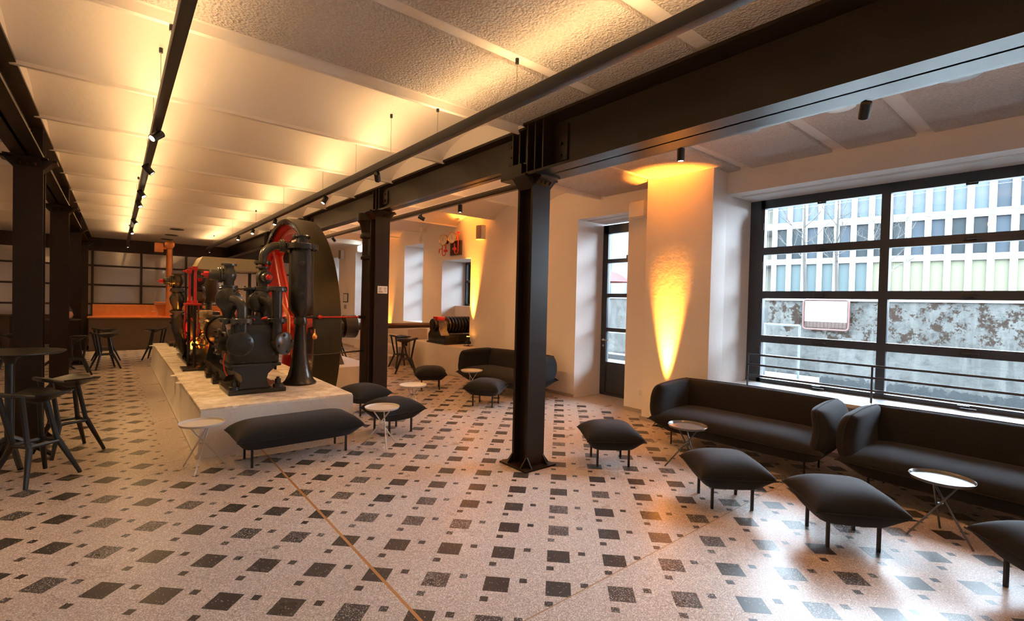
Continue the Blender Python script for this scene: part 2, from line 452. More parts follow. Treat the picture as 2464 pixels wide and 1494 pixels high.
glazed_door(2, 15.45, 16.33, .31, 3.18, panel=.9, rails=(1.5, 2.1, 2.7))
def small_window(n, y0, y1, z0, z1, rails=()):
    m = MB(); X0, X1 = FX-.03, FX+.05
    m.box(X0, X1, y0, y0+.06, z0, z1); m.box(X0, X1, y1-.06, y1, z0, z1); m.box(X0, X1, y0, y1, z1-.06, z1); m.box(X0, X1, y0, y1, z0, z0+.06)
    for z in rails: m.box(X0, X1, y0, y1, z-.03, z+.03)
    w = struct(m.build('window_%d' % n, FRAMEM)); MB().box(FX, FX+.008, y0+.05, y1-.05, z0+.05, z1-.05).build('pane', GLASS, w)
small_window(11, 9.34, 10.62, 1.56, 2.70, (2.2,))
small_window(12, 11.6, 12.70, 1.08, 3.22, (1.7, 2.3, 2.8))
m = MB()
for y in (-7.2, -5.6, -3.9, -2.26): m.box(FX-.03, FX+.05, y, y+.07, .645, 3.2)
for z in (.645, 1.24, 1.86, 2.47, 3.14): m.box(FX-.03, FX+.05, -7.2, -2.2, z, z+.07)
w = struct(m.build('window_14', FRAMEM)); MB().box(FX, FX+.008, -7.2, -2.2, .66, 3.2).build('pane', GLASS, w)  # unseen window, added as an extra daylight source from the rear right
small_window(13, 17.95, 18.5, 1.2, 3.20, (2.5,))

# ---- steel structure: columns and beams
def h_column(name, x, y, zt, label, plate=True, group=None):
    t = thing(name, label, 'column', (x, y, 0), group)
    m = MB(); w = .118
    m.box(x-w, x+w, y-w, y-w+.018, .01, zt); m.box(x-w, x+w, y+w-.018, y+w, .01, zt)       # flanges
    m.box(x-.035, x-.015, y-w+.018, y+w-.018, .01, zt); m.box(x+.015, x+.035, y-w+.018, y+w-.018, .01, zt)
    m.box(x-w, x-w+.035, y-w+.018, y-w+.030, .01, zt); m.box(x-w, x-w+.035, y+w-.030, y+w-.018, .01, zt)
    m.build('shaft', STEEL, t)
    p = MB(); p.box(x-.21, x+.21, y-.21, y+.21, 0, .018)
    for sx in (-1, 1):
        for sy in (-1, 1):
            X, Y = x+sx*w, y+sy*(w-.01)
            p.prism([(X, .018), (X+sx*.075, .018), (X, .115)], 'y', Y-.007, Y+.007)
            Xc = x+sx*(w-.01); Yc = y+sy*w
            p.prism([(Yc, .018), (Yc+sy*.075, .018), (Yc, .115)], 'x', Xc-.007, Xc+.007)
    p.build('base_plate', STEEL, t)
    c = MB()
    for s_ in (-1, 1):
        yy = y+s_*w
        c.prism([(yy-s_*.01, zt-.10), (yy+s_*.012, zt-.09), (yy+s_*.10, zt-.012), (yy+s_*.10, zt), (yy-s_*.01, zt)], 'x', x-.10, x+.10)
        xx = x+s_*w
        c.prism([(xx-s_*.01, zt-.13), (xx+s_*.075, zt-.03), (xx+s_*.11, zt-.02), (xx+s_*.11, zt), (xx-s_*.01, zt)], 'y', y-.115, y+.115)
        for dx in (-.06, 0, .06): c.cyl((x+dx, yy+s_*.05, zt-.085), (x+dx, yy+s_*.07, zt-.06), .012, n=8)
    c.box(x-.19, x+.16, y-.22, y+.22, zt-.014, zt)
    c.build('bracket', STEEL, t)
    return t
BZ = 2.985                      # underside of the right beam
CX, LXC = 3.362, -.742
def beam(name, x, zb, zt, hw, y0, y1, cols, label, sides=(-1,)):
    t = thing(name, label, 'beam', (x, (y0+y1)/2, zb))
    m = MB(); m.box(x-hw, x+hw, y0, y1, zb, zb+.026); m.box(x-hw, x+hw, y0, y1, zt-.026, zt)
    m.box(x-.012, x+.012, y0, y1, zb, zt)
    for s_ in (-1, 1): m.prism([(x+s_*.012, zb+.026), (x+s_*hw, zb+.026), (x+s_*.012, zb+.05)], 'y', y0, y1); m.prism([(x+s_*.012, zt-.05), (x+s_*.012, zt-.026), (x+s_*hw, zt-.026)], 'y', y0, y1)
    m.build('beam_profile', STEEL, t)
    # ragged mortar edge between beam and ceiling
    c = MB(); c.box(x-.10, x+.10, y0, y1, zt-.002, 3.74); c.build('casing', VAULT, t)
    for y in cols:
        p = MB()
        for s_ in (-1, 1):
            for dy in (-.115, .0, .115): p.box(x+s_*.012, x+s_*(hw-.01), y+dy-.008, y+dy+.008, zb+.026, zt-.026) if s_ > 0 else p.box(x-(hw-.01), x-.012, y+dy-.008, y+dy+.008, zb+.026, zt-.026)
            xa, xb = (x+.012, x+.030) if s_ > 0 else (x-.030, x-.012)
            p.box(xa, xb, y-.32, y-.13, zb+.09, zt-.09, bev=.008); p.box(xa, xb, y+.13, y+.25, zb+.06, zt-.08, bev=.008)
            for yy in (y-.24, y+.19):
                for zz in (zb+.15, zb+.26):
                    p.cyl((x+s_*.02, yy, zz), (x+s_*.048, yy, zz), .016, n=8)
        p.build('splice_plate', STEEL, t)
    return t
beam('steel_beam', CX, BZ, 3.515, .17, BACKY, 3.78, (3.60,), 'deep wide dark steel beam crossing the upper right corner, ending on the nearest column')
BZ2 = 3.12
beam('steel_beam', CX, BZ2, 3.515, .092, 3.79, FARY-.05, (3.93, 7.565, 11.36, 15.1), 'slimmer dark steel beam running from the nearest column to the far end wall')
m = MB(); m.box(CX-.16, CX+.10, 3.80, 4.14, BZ, BZ2); solo('packing_block', m, STEEL, 'dark steel packing block between the nearest column head and the slimmer beam', 'steel block', (CX, 3.97, BZ))
beam('steel_beam', LXC, 3.15, 3.515, .125, BACKY, FARY-.05, (3.775, 7.565, 11.36, 15.1), 'long dark steel beam on the left above the bar stools')
h_column('steel_column', CX, 3.775, BZ, 'nearest free standing dark steel column with gusseted base plate')
h_column('steel_column', CX, 7.565, BZ2, 'dark steel column right of the flywheel, bearing the small white plaque')
h_column('steel_column', CX, 11.36, BZ2, 'dark steel column mostly hidden behind the flywheel')
h_column('steel_column', CX, 15.1, BZ2, 'distant dark steel column under the right beam, in front of the pale end wall')
h_column('steel_column', LXC, 7.565, 3.15, 'wide dark steel column behind the nearest tall round table')
h_column('steel_column', LXC, 11.36, 3.15, 'second dark steel column from the left edge, under the left beam')
h_column('steel_column', LXC, 15.1, 3.15, 'third dark steel column under the left beam, in front of the copper bar')
h_column('steel_column', LXC, 18.9, 3.15, 'slim looking farthest dark column beside the left end of the copper bar')
# old round cast column behind the H column
m = MB(); m.lathe((CX-.03, 7.93, 0), (0, 0, 1), [(0, .16), (.05, .16), (.07, .13), (.16, .125), (2.35, .11), (2.36, .135), (2.40, .135), (2.42, .112), (2.70, .112), (2.72, .15), (2.76, .15), (2.80, .125), (2.96, .16), (3.00, .20), (BZ2, .20)], 28)
solo('cast_iron_column', m, STEEL, 'round dark cast iron column with moulded capital, tight behind the column with the plaque', 'column', (CX-.03, 7.93, 0))

# ---- tracks, pendants and spotlights
def track(name, x, z, y0, y1, cables, label, up=True, energy=14, col=AMBER):
    t = thing(name, label, 'track light', (x, (y0+y1)/2, z))
    MB().box(x-.032, x+.032, y0, y1, z-.04, z+.04, bev=.004).build('rail', BLACKM if False else mat('bronze_black_track', (.030, .024, .020), .4), t)
    for y, zc in cables:
        c = MB(); c.cyl((x, y, z+.04), (x, y, zc-.03), .0022, n=6); c.cyl((x, y, z+.04), (x, y, z+.055), .006, n=8); c.build('cable', mat('steel_cable', (.25, .23, .2), .4, .8), t)
        MB().cyl((x, y, zc-.035), (x, y, zc+.004), .014, n=12).build('ceiling_cup', BLACKM, t)
    if up:
        MB().box(x-.022, x+.022, y0+.05, y1-.05, z+.038, z+.043).build('light_strip', STRIP, t)
        n = max(1, round((y1-y0)/3.2)); L = (y1-y0)/n
        for i in range(n):
            lamp('AREA', 'strip_light', (x, y0+L*(i+.5), z+.05), energy*L, col, t, (0, 0, 1), shape='RECTANGLE', size=.05, size_y=L-.02)
    return t
TZ = 3.20
T1, T2, T3 = .275, 2.31, 4.03
def cup_z(y):
    rb = [3.94, 5.47, 6.97, 8.47, 9.98, 11.52, 13.05, 14.55, 16.0]
    if y < 3.9: return 3.515
    for a, b in zip(rb[:-1], rb[1:]):
        if a <= y <= b:
            q = (y-a-.05)/(b-a-.05)*2-1; e = math.sqrt(1-.86**2); return CZ-.010+.215*(math.sqrt(max(0, 1-(.86*q)**2))-e)/(1-e)-.003
    return 3.508
cb1 = [(y, cup_z(y)) for y in (2.95, 3.95, 4.95, 5.95, 7.1, 9.9, 10.6, 13.5, 16.5)]
cb2 = [(y, cup_z(y)) for y in (1.0, 2.82, 3.97, 4.96, 5.95, 7.2, 9.3, 11.5, 14.2, 17.2)]
cb3 = [(y, cup_z(y) if y > 5.4 else 3.515) for y in (1.6, 4.9, 6.1, 7.6, 9.6, 12, 15)]
track('ceiling_track', T1, TZ, -7.0, 18.6, cb1, 'long black light track on thin cables, left of the machine plinth', energy=3.3)
track('ceiling_track', T2, TZ, -7.0, 18.6, cb2, 'long black light track on thin cables, running over the machine plinth toward the dark beam', energy=3.3)
track('ceiling_track', T3, TZ, -5, 18.6, cb3, 'black light track in the window bay, seen beneath the right beam', energy=7.0, col=(1, .47, .16))  # unseen near stretch added so its strip brightens the bay ceiling
track('ceiling_track', -3.1, TZ, -2.5, 18.6, [(5.8, 3.6), (7.5, 3.6), (11, 3.6), (15, 3.6)], 'black light track at the left edge behind the dark columns', energy=3.3)
def spot(x, y, d, label, grp, power=26, z=TZ, color=WARM, size=85):
    d = Vector(d).normalized(); t = thing('track_spotlight', label, 'spotlight', (x, y, z-.04), grp)
    c = Vector((x, y, z-.105))
    MB().cyl((x, y, z-.04), (x, y, z-.085), .010, n=10).build('arm', BLACKM, t)
    MB().lathe(c-d*.055, d, [(0, .030), (.004, .034), (.112, .034), (.115, .031), (.115, .027), (.105, .026)], 22).build('lamp_body', BLACKM, t)
    MB().cyl(c+d*.048, c+d*.052, .026, n=18).build('lens', LENS, t)
    if power: lamp('SPOT', 'spot_beam', c+d*.064, power, color, t, d, spot_size=math.radians(size), spot_blend=.6, shadow_soft_size=.02)
    return t
g1 = 'spotlights on the left ceiling track'; g2 = 'spotlights on the track over the plinth'; g3 = 'spotlights on the window bay track'
ORD = ['nearest', 'second nearest', 'third nearest', 'fourth nearest', 'fifth nearest', 'sixth nearest', 'seventh nearest']
for k, (y, d) in enumerate([(5.35, (-.8, -.5, -.8)), (6.85, (.7, -.1, -.8)), (8.6, (.5, -.5, -.9)), (9.6, (.35, -.5, -.9)), (12.0, (.6, -.2, -.8)), (14.1, (.3, -.6, -.9)), (18.3, (0, -.1, -1))]):
    spot(T1, y, d, ['bright lit', 'small black', 'lit', 'lit', 'small black', 'lit', 'lit'][k]+' spotlight, %s to the camera on the left light track' % ORD[k], g1, power=150 if k == 6 else 75)
for k, (y, d) in enumerate([(5.3, (.5, .8, -.6)), (7.1, (-.5, -.1, -.9)), (9.9, (-.2, -.3, -1)), (11.8, (-.3, -.6, -1)), (13.4, (-.3, -.5, -1)), (18.1, (0, -.1, -1))]):
    spot(T2, y, d, ['black', 'black', 'small black', 'bright lit', 'bright lit', 'lit'][k]+' spotlight, %s to the camera on the track over the plinth' % ORD[k], g2, power=34)
for k, (y, d) in enumerate([(1.08, (.6, .3, -.8)), (2.5, (0, 0, -1)), (6.2, (0, 0, -1)), (7.4, (.7, -.4, -.4)), (11.7, (.5, .2, -.5))]):
    spot(T3, y, d, 'black cylinder spotlight, %s to the camera on the window bay track' % ORD[k], g3, power=42, size=110, color=(1, .46, .16))
for k, y in enumerate((16.5, 18.2, 19.8)):
    m = MB(); m.lathe((1.32, y, 3.508), (0, 0, -1), [(0, .17), (.012, .17), (.016, .15), (.006, .12)], 28)
    solo('ceiling_vent', m, mat('dark_vent', (.05, .035, .025), .5), 'dark round ceiling vent near the bar, %s of the row of three' % ('nearest', 'middle', 'farthest')[k], 'vent', (1.32, y, 3.5), 'round ceiling vents')
for k, (x, y) in enumerate([(4.95, .72), (4.97, 1.52), (4.95, 2.33)]):
    m = MB(); m.lathe((x, y, 3.515), (0, 0, -1), [(0, .12), (.02, .12), (.03, .10), (.03, .0)], 28)
    solo('ceiling_disc', m, [GREYP, WHITEP, GREYP][k], ('grey round ceiling speaker at the top right edge', 'white round smoke detector disc on the window bay ceiling', 'grey round ceiling speaker left of the white disc')[k], 'ceiling fixture', (x, y, 3.48))

# ================================================================== OUTSIDE
def weathered():
    t = NT('weathered_concrete'); b = t.b
    v = t.coord(); x, y, z = t.sep(v)
    n = t.noise(1.3, 8, .65); n2 = t.noise(6, 7, .7)
    c = t.mix(t.ramp(n, [(.3, 0.), (.7, 1.)]), (0.0261, 0.0266, 0.0252), (0.0546, 0.0546, 0.0523))
    c = t.mix(t.ramp(n2, [(.50, 0.), (.70, .8)]), c, (0.0143, 0.0152, 0.0143))
    # vertical streaks
    mp = t.node('ShaderNodeMapping'); mp.inputs['Scale'].default_value = (1, 3.2, .25); t.link(v, mp.inputs[0])
    st = t.noise(2.2, 6, .7, mp.outputs[0]); c = t.mix(t.ramp(st, [(.50, 0.), (.62, .55)]), c, (0.0618, 0.0618, 0.0570))
    # moss / rust brown patches high up, dark wet foot
    n3 = t.noise(4.2, 10, .8)
    hi = t.ramp(z, [(.0, 0.), (1.0, 1.)])
    hz = t.math('MULTIPLY', t.math('GREATER_THAN', n3, .53), t.math('GREATER_THAN', t.math('ADD', z, t.math('MULTIPLY', t.noise(3, 4), .9)), 1.55))
    hz = t.math('MULTIPLY', hz, t.math('LESS_THAN', y, 2.9))
    c = t.mix(t.math('MULTIPLY', hz, .9), c, (0.0095, 0.0045, 0.0022))
    foot = t.math('LESS_THAN', t.math('ADD', z, t.math('MULTIPLY', n2, .7)), .62)
    c = t.mix(t.math('MULTIPLY', foot, .75), c, (0.0104, 0.0124, 0.0143))
    t.link(c, b.inputs['Base Color']); b.inputs['Roughness'].default_value = .9; b.inputs['Specular IOR Level'].default_value = .1; t.bump(n2, .6, .03); return t.m
WCONC = weathered()
PALEST = mat('pale_stone_cladding', (.105, .105, .102), .7, var=.03)
def outside():
    yard = MB(); yard.box(7.25, 12.0, -14, 26, -.3, .02)
    struct(yard.build('ground', mat('bounce_yard_ground', (.70, .70, .68), .6, var=.3, vscale=2)))  # hidden below the sill, made pale to bounce daylight up into the room
    st = MB(); st.box(12.0, 90, -40, 60, 1.2, 1.78); struct(st.build('ground', mat('pale_street_paving', (0.1320, 0.1320, 0.1320), .8, var=.05)))
    m = MB(); m.box(11.72, 12.1, -14, 26, -.3, 1.875)
    solo('concrete_wall', m, WCONC, 'weathered grey concrete yard wall with brown patches, outside the big window', 'wall', (11.9, 2, 0))
    m = MB(); m.box(11.68, 12.14, -14, 26, 1.875, 1.915); solo('wall_coping', m, PALEST, 'pale coping strip along the top of the weathered yard wall', 'coping', (11.9, 2, 1.875))
    # white notice board with reddish frame
    t = thing('notice_board', 'white blank board in a rounded reddish frame on the yard wall', 'sign', (11.66, 3.72, 1.24))
    y0, y1, z0, z1 = 3.27, 4.12, 1.27, 1.90
    MB().box(11.64, 11.66, y0+.03, y1-.03, z0+.16, z1-.03).build('board', mat('white_board', (0.1980, 0.1980, 0.1980), .4, var=0), t)
    g = MB()
    for i in range(12): yy = y0+.05+i*.068; g.box(11.64, 11.65, yy, yy+.008, z0+.03, z0+.16)
    for zz in (z0+.06, z0+.11): g.box(11.64, 11.65, y0+.03, y1-.03, zz, zz+.006)
    g.build('grille', mat('brown_grille', (0.0396, 0.0198, 0.0145), .6), t)
    MB().box(11.655, 11.675, y0+.03, y1-.03, z0+.03, z0+.16).build('back_panel', mat('brown_slats', (0.0396, 0.0211, 0.0145), .6), t)
    pts = []
    for cx, cz, a0 in ((y1-.06, z1-.06, 0), (y0+.06, z1-.06, 90), (y0+.06, z0+.06, 180), (y1-.06, z0+.06, 270)):
        for k in range(5):
            a = math.radians(a0+k*22.5); pts.append((11.64, cx+.06*math.cos(a), cz+.06*math.sin(a)))
    MB().tube(pts, .020, 8, closed=True).build('frame', mat('reddish_frame', (0.0495, 0.0145, 0.0112), .5), t)
    # ramp railing, left outside
    RG = mat('galvanised_rail', (0.0660, 0.0759, 0.0858), .4, .3)
    t = thing('ramp_railing', 'blue-grey pipe railing of the ramp outside the left window panes', 'railing', (9.6, 4.0, .2))
    m = MB(); m.box(9.0, 10.2, 3.30, 6.4, .02, .42); m.build('ramp_slab', PALEST, t)
    for y in (3.45, 4.05, 4.75, 5.5, 6.3): MB().cyl((9.6, y, .42), (9.6, y, 1.39), .020, n=10).build('post', RG, t)
    for z in (1.39, 1.10, .80): MB().cyl((9.6, 3.45, z), (9.6, 6.35, z), .020 if z > 1.2 else .014, n=10).build('rail', RG, t)
    # the pale office building
    d = Vector((-.196, .98, 0)).normalized(); nrm = Vector((-d.y, d.x, 0)); P0 = Vector((52, 9, 0))
    bt = thing('office_building', 'white gridded office block with tall windows beyond the yard wall', 'building', (52, 9, 1.7))
    rot = Matrix((d, nrm*-1, Vector((0, 0, 1)))).transposed()      # local x along facade, local y away from us
    def fb(mb, s0, s1, q0, q1, z0, z1): mb.box(s0, s1, q0, q1, z0, z1, rot=rot, at=P0)
    m = MB()
    ks = range(-22, 14)
    zb = [(1.7, 2.75), (5.90, 6.42), (9.30, 9.92), (12.8, 13.6)]
    for a, b in zb: fb(m, -22*1.262-4.8, 14*1.262-4.8, 0, .5, a, b)
    for k in ks: s = -4.811+k*1.262; fb(m, s-.215, s+.215, 0, .45, 1.7, 13.6)
    m.build('facade_grid', PALEST, bt)
    m = MB(); fb(m, -33, 14, 6.0, 6.3, 1.7, 13.6)
    for z in (6.1, 9.5, 13.0): fb(m, -33, 14, .5, 6.0, z, z+.25)
    m.build('rooms', mat('office_interior', (0.0660, 0.0627, 0.0495), .9, var=.25, vscale=.3), bt)
    wm = [mat('window_pane_pale', (0.0343, 0.0449, 0.0528), .4, var=.1, spec=.1), mat('window_pane_bluegrey', (0.0158, 0.0211, 0.0264), .4, var=.4, vscale=.6, spec=.1), mat('window_pane_teal', (.034, .046, .047), .4, var=.1, spec=.1), mat('window_pane_yellow', (.080, .078, .050), .4, var=.15, spec=.1), mat('window_pane_dark', (0.0079, 0.0106, 0.0119), .4, var=.5, vscale=.8, spec=.1)]
    rnd = random.Random(3); n = 0
    for k in range(-15, 13):
        for (z0, z1, row) in ((2.75, 5.9, 0), (6.42, 9.30, 1), (9.92, 12.8, 2)):
            if n >= 100: break
            s = -4.811+k*1.262; m = MB(); fb(m, s+.19, s+1.07, .30, .34, z0, z1)
            if row == 0: c = wm[2] if k > 6 else wm[3] if -2 < k < 6 else rnd.choice(wm[2:])
            elif row == 1: c = wm[1] if rnd.random() < .6 else wm[4]
            else: c = wm[0] if k > 0 else wm[1]
            m.build('window', c, bt); n += 1
    # bare trees on the street
    bark = mat('grey_tree_bark', (0.0198, 0.0158, 0.0119), .9, var=.3, vscale=4)
    def tree(loc, h, seed, label):
        r = random.Random(seed); m = MB(); t = thing('bare_tree', label, 'tree', loc, 'bare street trees')
        L = Vector(loc)
        tm = MB(); top = L+Vector((r.uniform(-.2, .2), r.uniform(-.2, .2), h)); 
        tm.tube([L, L.lerp(top, .4)+Vector((.05, .06, 0)), L.lerp(top, .75), top], [.075, .055, .035, .012], 8); tm.build('trunk', bark, t)
        def br(p, dirv, ln, rad, dep):
            pts = [p]; q = p.copy(); dd = dirv.copy()
            for i in range(4):
                dd = (dd+Vector((r.uniform(-.25, .25), r.uniform(-.25, .25), r.uniform(-.02, .22)))).normalized(); q = q+dd*ln/4; pts.append(q.copy())
            m.tube(pts, [rad, rad*.8, rad*.6, rad*.45, rad*.25], 5)
            if dep > 0:
                for i in range(4 if dep > 1 else 3):
                    a = pts[r.randint(1, 4)]; nd = (dd+Vector((r.uniform(-.9, .9), r.uniform(-.9, .9), r.uniform(-.2, .6)))).normalized(); br(a, nd, ln*.6, rad*.5, dep-1)
        for i in range(13):
            tt = .30+.66*i/12; p = L.lerp(top, tt); a = i*2.4+r.random(); br(p, Vector((math.cos(a), math.sin(a), .55)).normalized(), (1-tt*.7)*h*.42, .026*(1.2-tt), 2)
        m.build('branches', bark, t)
    tree((21.5, 7.55, 1.78), 6.2, 1, 'leftmost bare tree seen through the left window panes')
    tree((22.5, 6.75, 1.78), 5.2, 5, 'thin bare tree seen just right of the leftmost bare tree')
    tree((23.5, 5.3, 1.78), 4.6, 9, 'small bare tree nearest the middle window post')
    # terrace structure seen through the glazed door
    t = thing('glazed_extension', 'grey steel and glass extension seen through the tall door', 'building', (17, 14.5, 0))
    G = mat('grey_steel_cladding', (0.0297, 0.0343, 0.0396), .5)
    m = MB()
    for z in (1.3, 1.95, 3.6, 5.0, 6.5): m.box(16.9, 17.2, 11.0, 19, z, z+.22)
    for y in (11.3, 12.8, 14.3, 15.8, 17.3): m.box(16.9, 17.15, y, y+.14, 0, 6.7)
    m.build('steel_frame', G, t); m = MB(); m.box(17.2, 20, 11, 19, 0, 1.4); m.build('base_wall', G, t)
    m = MB(); m.box(17.25, 17.3, 11, 19, 1.4, 6.7); m.build('glazing', mat('pale_green_glass', (0.0495, 0.0607, 0.0627), .25, var=.25, vscale=.7), t)
    m = MB(); m.grid(lambda a, b: Vector((15.6+.9*math.cos(a*2*PI)*b, 12.85+.9*math.sin(a*2*PI)*b, 3.05-.45*b*b)), 24, 6, True)
    t = thing('red_parasol', 'red scalloped parasol outside, seen through the tall door', 'parasol', (15.6, 12.85, 0))
    m.build('canopy', mat('red_canvas', (0.1056, 0.0092, 0.0079), .8), t); MB().cyl((15.6, 12.85, 0), (15.6, 12.85, 3.05), .025).build('pole', G, t)
    t = thing('yard_railing', 'grey pipe railing right outside the tall door', 'railing', (9.0, 7.6, 0))
    for y in (6.8, 7.8, 8.8, 9.6): MB().cyl((9, y, .02), (9, y, 1.05), .02, n=10).build('post', RG, t)
    for z in (1.05, .55): MB().cyl((9, 6.7, z), (9, 9.8, z), .02, n=10).build('rail', RG, t)
outside()

# ---- guard rail on the window board
t = thing('window_railing', 'black three-bar pipe railing standing on the window board', 'railing', (6.66, .8, .645))
for z in (1.065, .93, .785): MB().cyl((6.66, -1.35, z), (6.66, 3.03, z), .0135, n=12).build('rail', FRAMEM, t)
for y in (3.02, 1.625, .22, -1.3): MB().cyl((6.66, y, .645), (6.66, y, 1.075), .011, n=12).build('post', FRAMEM, t)

# ================================================================== FURNITURE
def pillow(m, a, b, zb, zs, zt, nu=36, nv=36, pinch=.09, flat=.62):
    """cushion with pinched corners: footprint 2a x 2b, seam at zs, underside zb, crown zt"""
    def pt(s, t, up):
        s = math.sin(s*PI/2)*.35+s*.65; t = math.sin(t*PI/2)*.35+t*.65
        r = min(a, b)
        x = s*(a - pinch*r*(1-t*t)*1.0); y = t*(b - pinch*r*(1-s*s)*1.0)
        fs = 1-abs(s)**(3.0*max(1, a/b)**1.1); ft = 1-abs(t)**(3.0*max(1, b/a)**1.1)
        k = max(0, fs*ft)
        if up: z = zs+(zt-zs)*k**.46
        else: z = zs-(zs-zb)*min(1, (k*1.9)**.80)
        # corners droop very slightly
        return Vector((x, y, z+.012*(abs(s)*abs(t))**3))
    for up in (True, False):
        m.grid(lambda u, v: pt(u*2-1, v*2-1, up), nu, nv)
    return m
def seam(a, b, zs, pinch=.09, r=.0045, n=20):
    P = []
    rr = min(a, b)
    def e(s, t):
        return (s*(a-pinch*rr*(1-t*t)), t*(b-pinch*rr*(1-s*s)), zs+.012*(abs(s)*abs(t))**3)
    for i in range(n): P.append(e(-1+2*i/n, -1))
    for i in range(n): P.append(e(1, -1+2*i/n))
    for i in range(n): P.append(e(1-2*i/n, 1))
    for i in range(n): P.append(e(-1, 1-2*i/n))
    return MB().tube(P, r, 6, closed=True)
def pouf(name, label, cat, a, b, lx, ly, group=None):
    t = thing(name, label, cat, (0, 0, 0), group)
    c = pillow(MB(), a, b,   .185, .285, .435, nu=int(36*max(1, a/b))).build('cushion', FABRIC, t, angle=60, merge=True)
    seam(a, b, .285, r=.005).build('piping', FABRIC, c)
    for sx in (-1, 1):
        for sy in (-1, 1): MB().box(sx*lx-.010, sx*lx+.010, sy*ly-.010, sy*ly+.010, 0, .205).build('leg', BLACKM, t)
    m = MB(); m.box(-lx, lx, -ly-.008, -ly+.008, .186, .202); m.box(-lx, lx, ly-.008, ly+.008, .186, .202); m.box(-lx-.008, -lx+.008, -ly, ly, .186, .202); m.box(lx-.008, lx+.008, -ly, ly, .186, .202)
    m.build('leg_frame', BLACKM, t)
    return t
PG = 'charcoal cushion poufs'
p0 = pouf('cushion_pouf', 'charcoal cushion pouf standing alone just right of the nearest steel column', 'pouf', .305, .305, .165, .165, PG)
place(p0, (4.136, 3.319, 0), math.radians(52.8))
for (x, y, r, l) in ((4.124, 2.037, 48, 'charcoal cushion pouf in front of the sofa nearer the glowing pier'),
                     (4.183, 1.175, 41.5, 'charcoal cushion pouf nearest the camera fully in view, left of a dark tray table'),
                     (4.30, .09, 45, 'charcoal cushion pouf cut off by the right edge of the view'),
                     (2.77, 5.73, 9, 'charcoal cushion pouf behind the white tray table, right of the plinth corner'),
                     (2.85, 6.90, 14, 'charcoal cushion pouf tight beside the right flank of the machine plinth, under the flywheel'),
                     (4.71, 6.354, 35, 'charcoal cushion pouf in front of the sofa behind the steel column'),
                     (4.69, 8.13, -28, 'farthest charcoal cushion pouf, in front of the white masonry block')):
    dup(p0, (x, y, 0), math.radians(r), l)
bench = pouf('cushion_bench', 'long charcoal cushion bench on black legs in front of the machine plinth', 'bench', .63, .315, .47, .165)
place(bench, (1.52, 5.44, 0), math.radians(1))

def tray_table(label, m_, group):
    t = thing('tray_table', label, 'side table', (0, 0, 0), group)
    H = .455
    m = MB(); m.lathe((0, 0, H-.022), (0, 0, 1), [(0, .178), (.003, .186), (.024, .196), (.026, .1945), (.024, .192), (.006, .183), (.005, .05), (.005, .001)], 48)
    m.build('tray', m_, t)
    for k in range(3):
        a = math.radians(180-52+120*k); b = a+math.radians(158)
        MB().cyl((.215*math.cos(a), .215*math.sin(a), 0), (.115*math.cos(b), .115*math.sin(b), H-.024), .0075, n=10).build('leg', m_, t)
    MB().cyl((0, 0, .245), (0, 0, .262), .02, n=12).build('joint', m_, t)
    return t
tw = tray_table('white round tray table at the left front corner of the machine plinth', WHITEM, 'white tray tables')
place(tw, (.66, 5.52, 0), math.radians(0))
for (x, y, r, l) in ((2.39, 5.225, 12, 'white round tray table in front of a pouf, right of the long bench'),
                     (3.37, 6.34, 30, 'white round tray table just right of the column with the plaque'),
                     (4.95, 7.12, 50, 'white round tray table beside the sofa behind the steel column')):
    dup(tw, (x, y, 0), math.radians(r), l)
td = tray_table('dark round tray table nearest the camera, in front of the right-hand sofa', TABLEG, 'dark tray tables')
place(td, (4.815, .72, 0), math.radians(0))
dup(td, (4.63, 2.70, 0), math.radians(-3), 'dark round tray table in front of the sofa by the glowing pier')

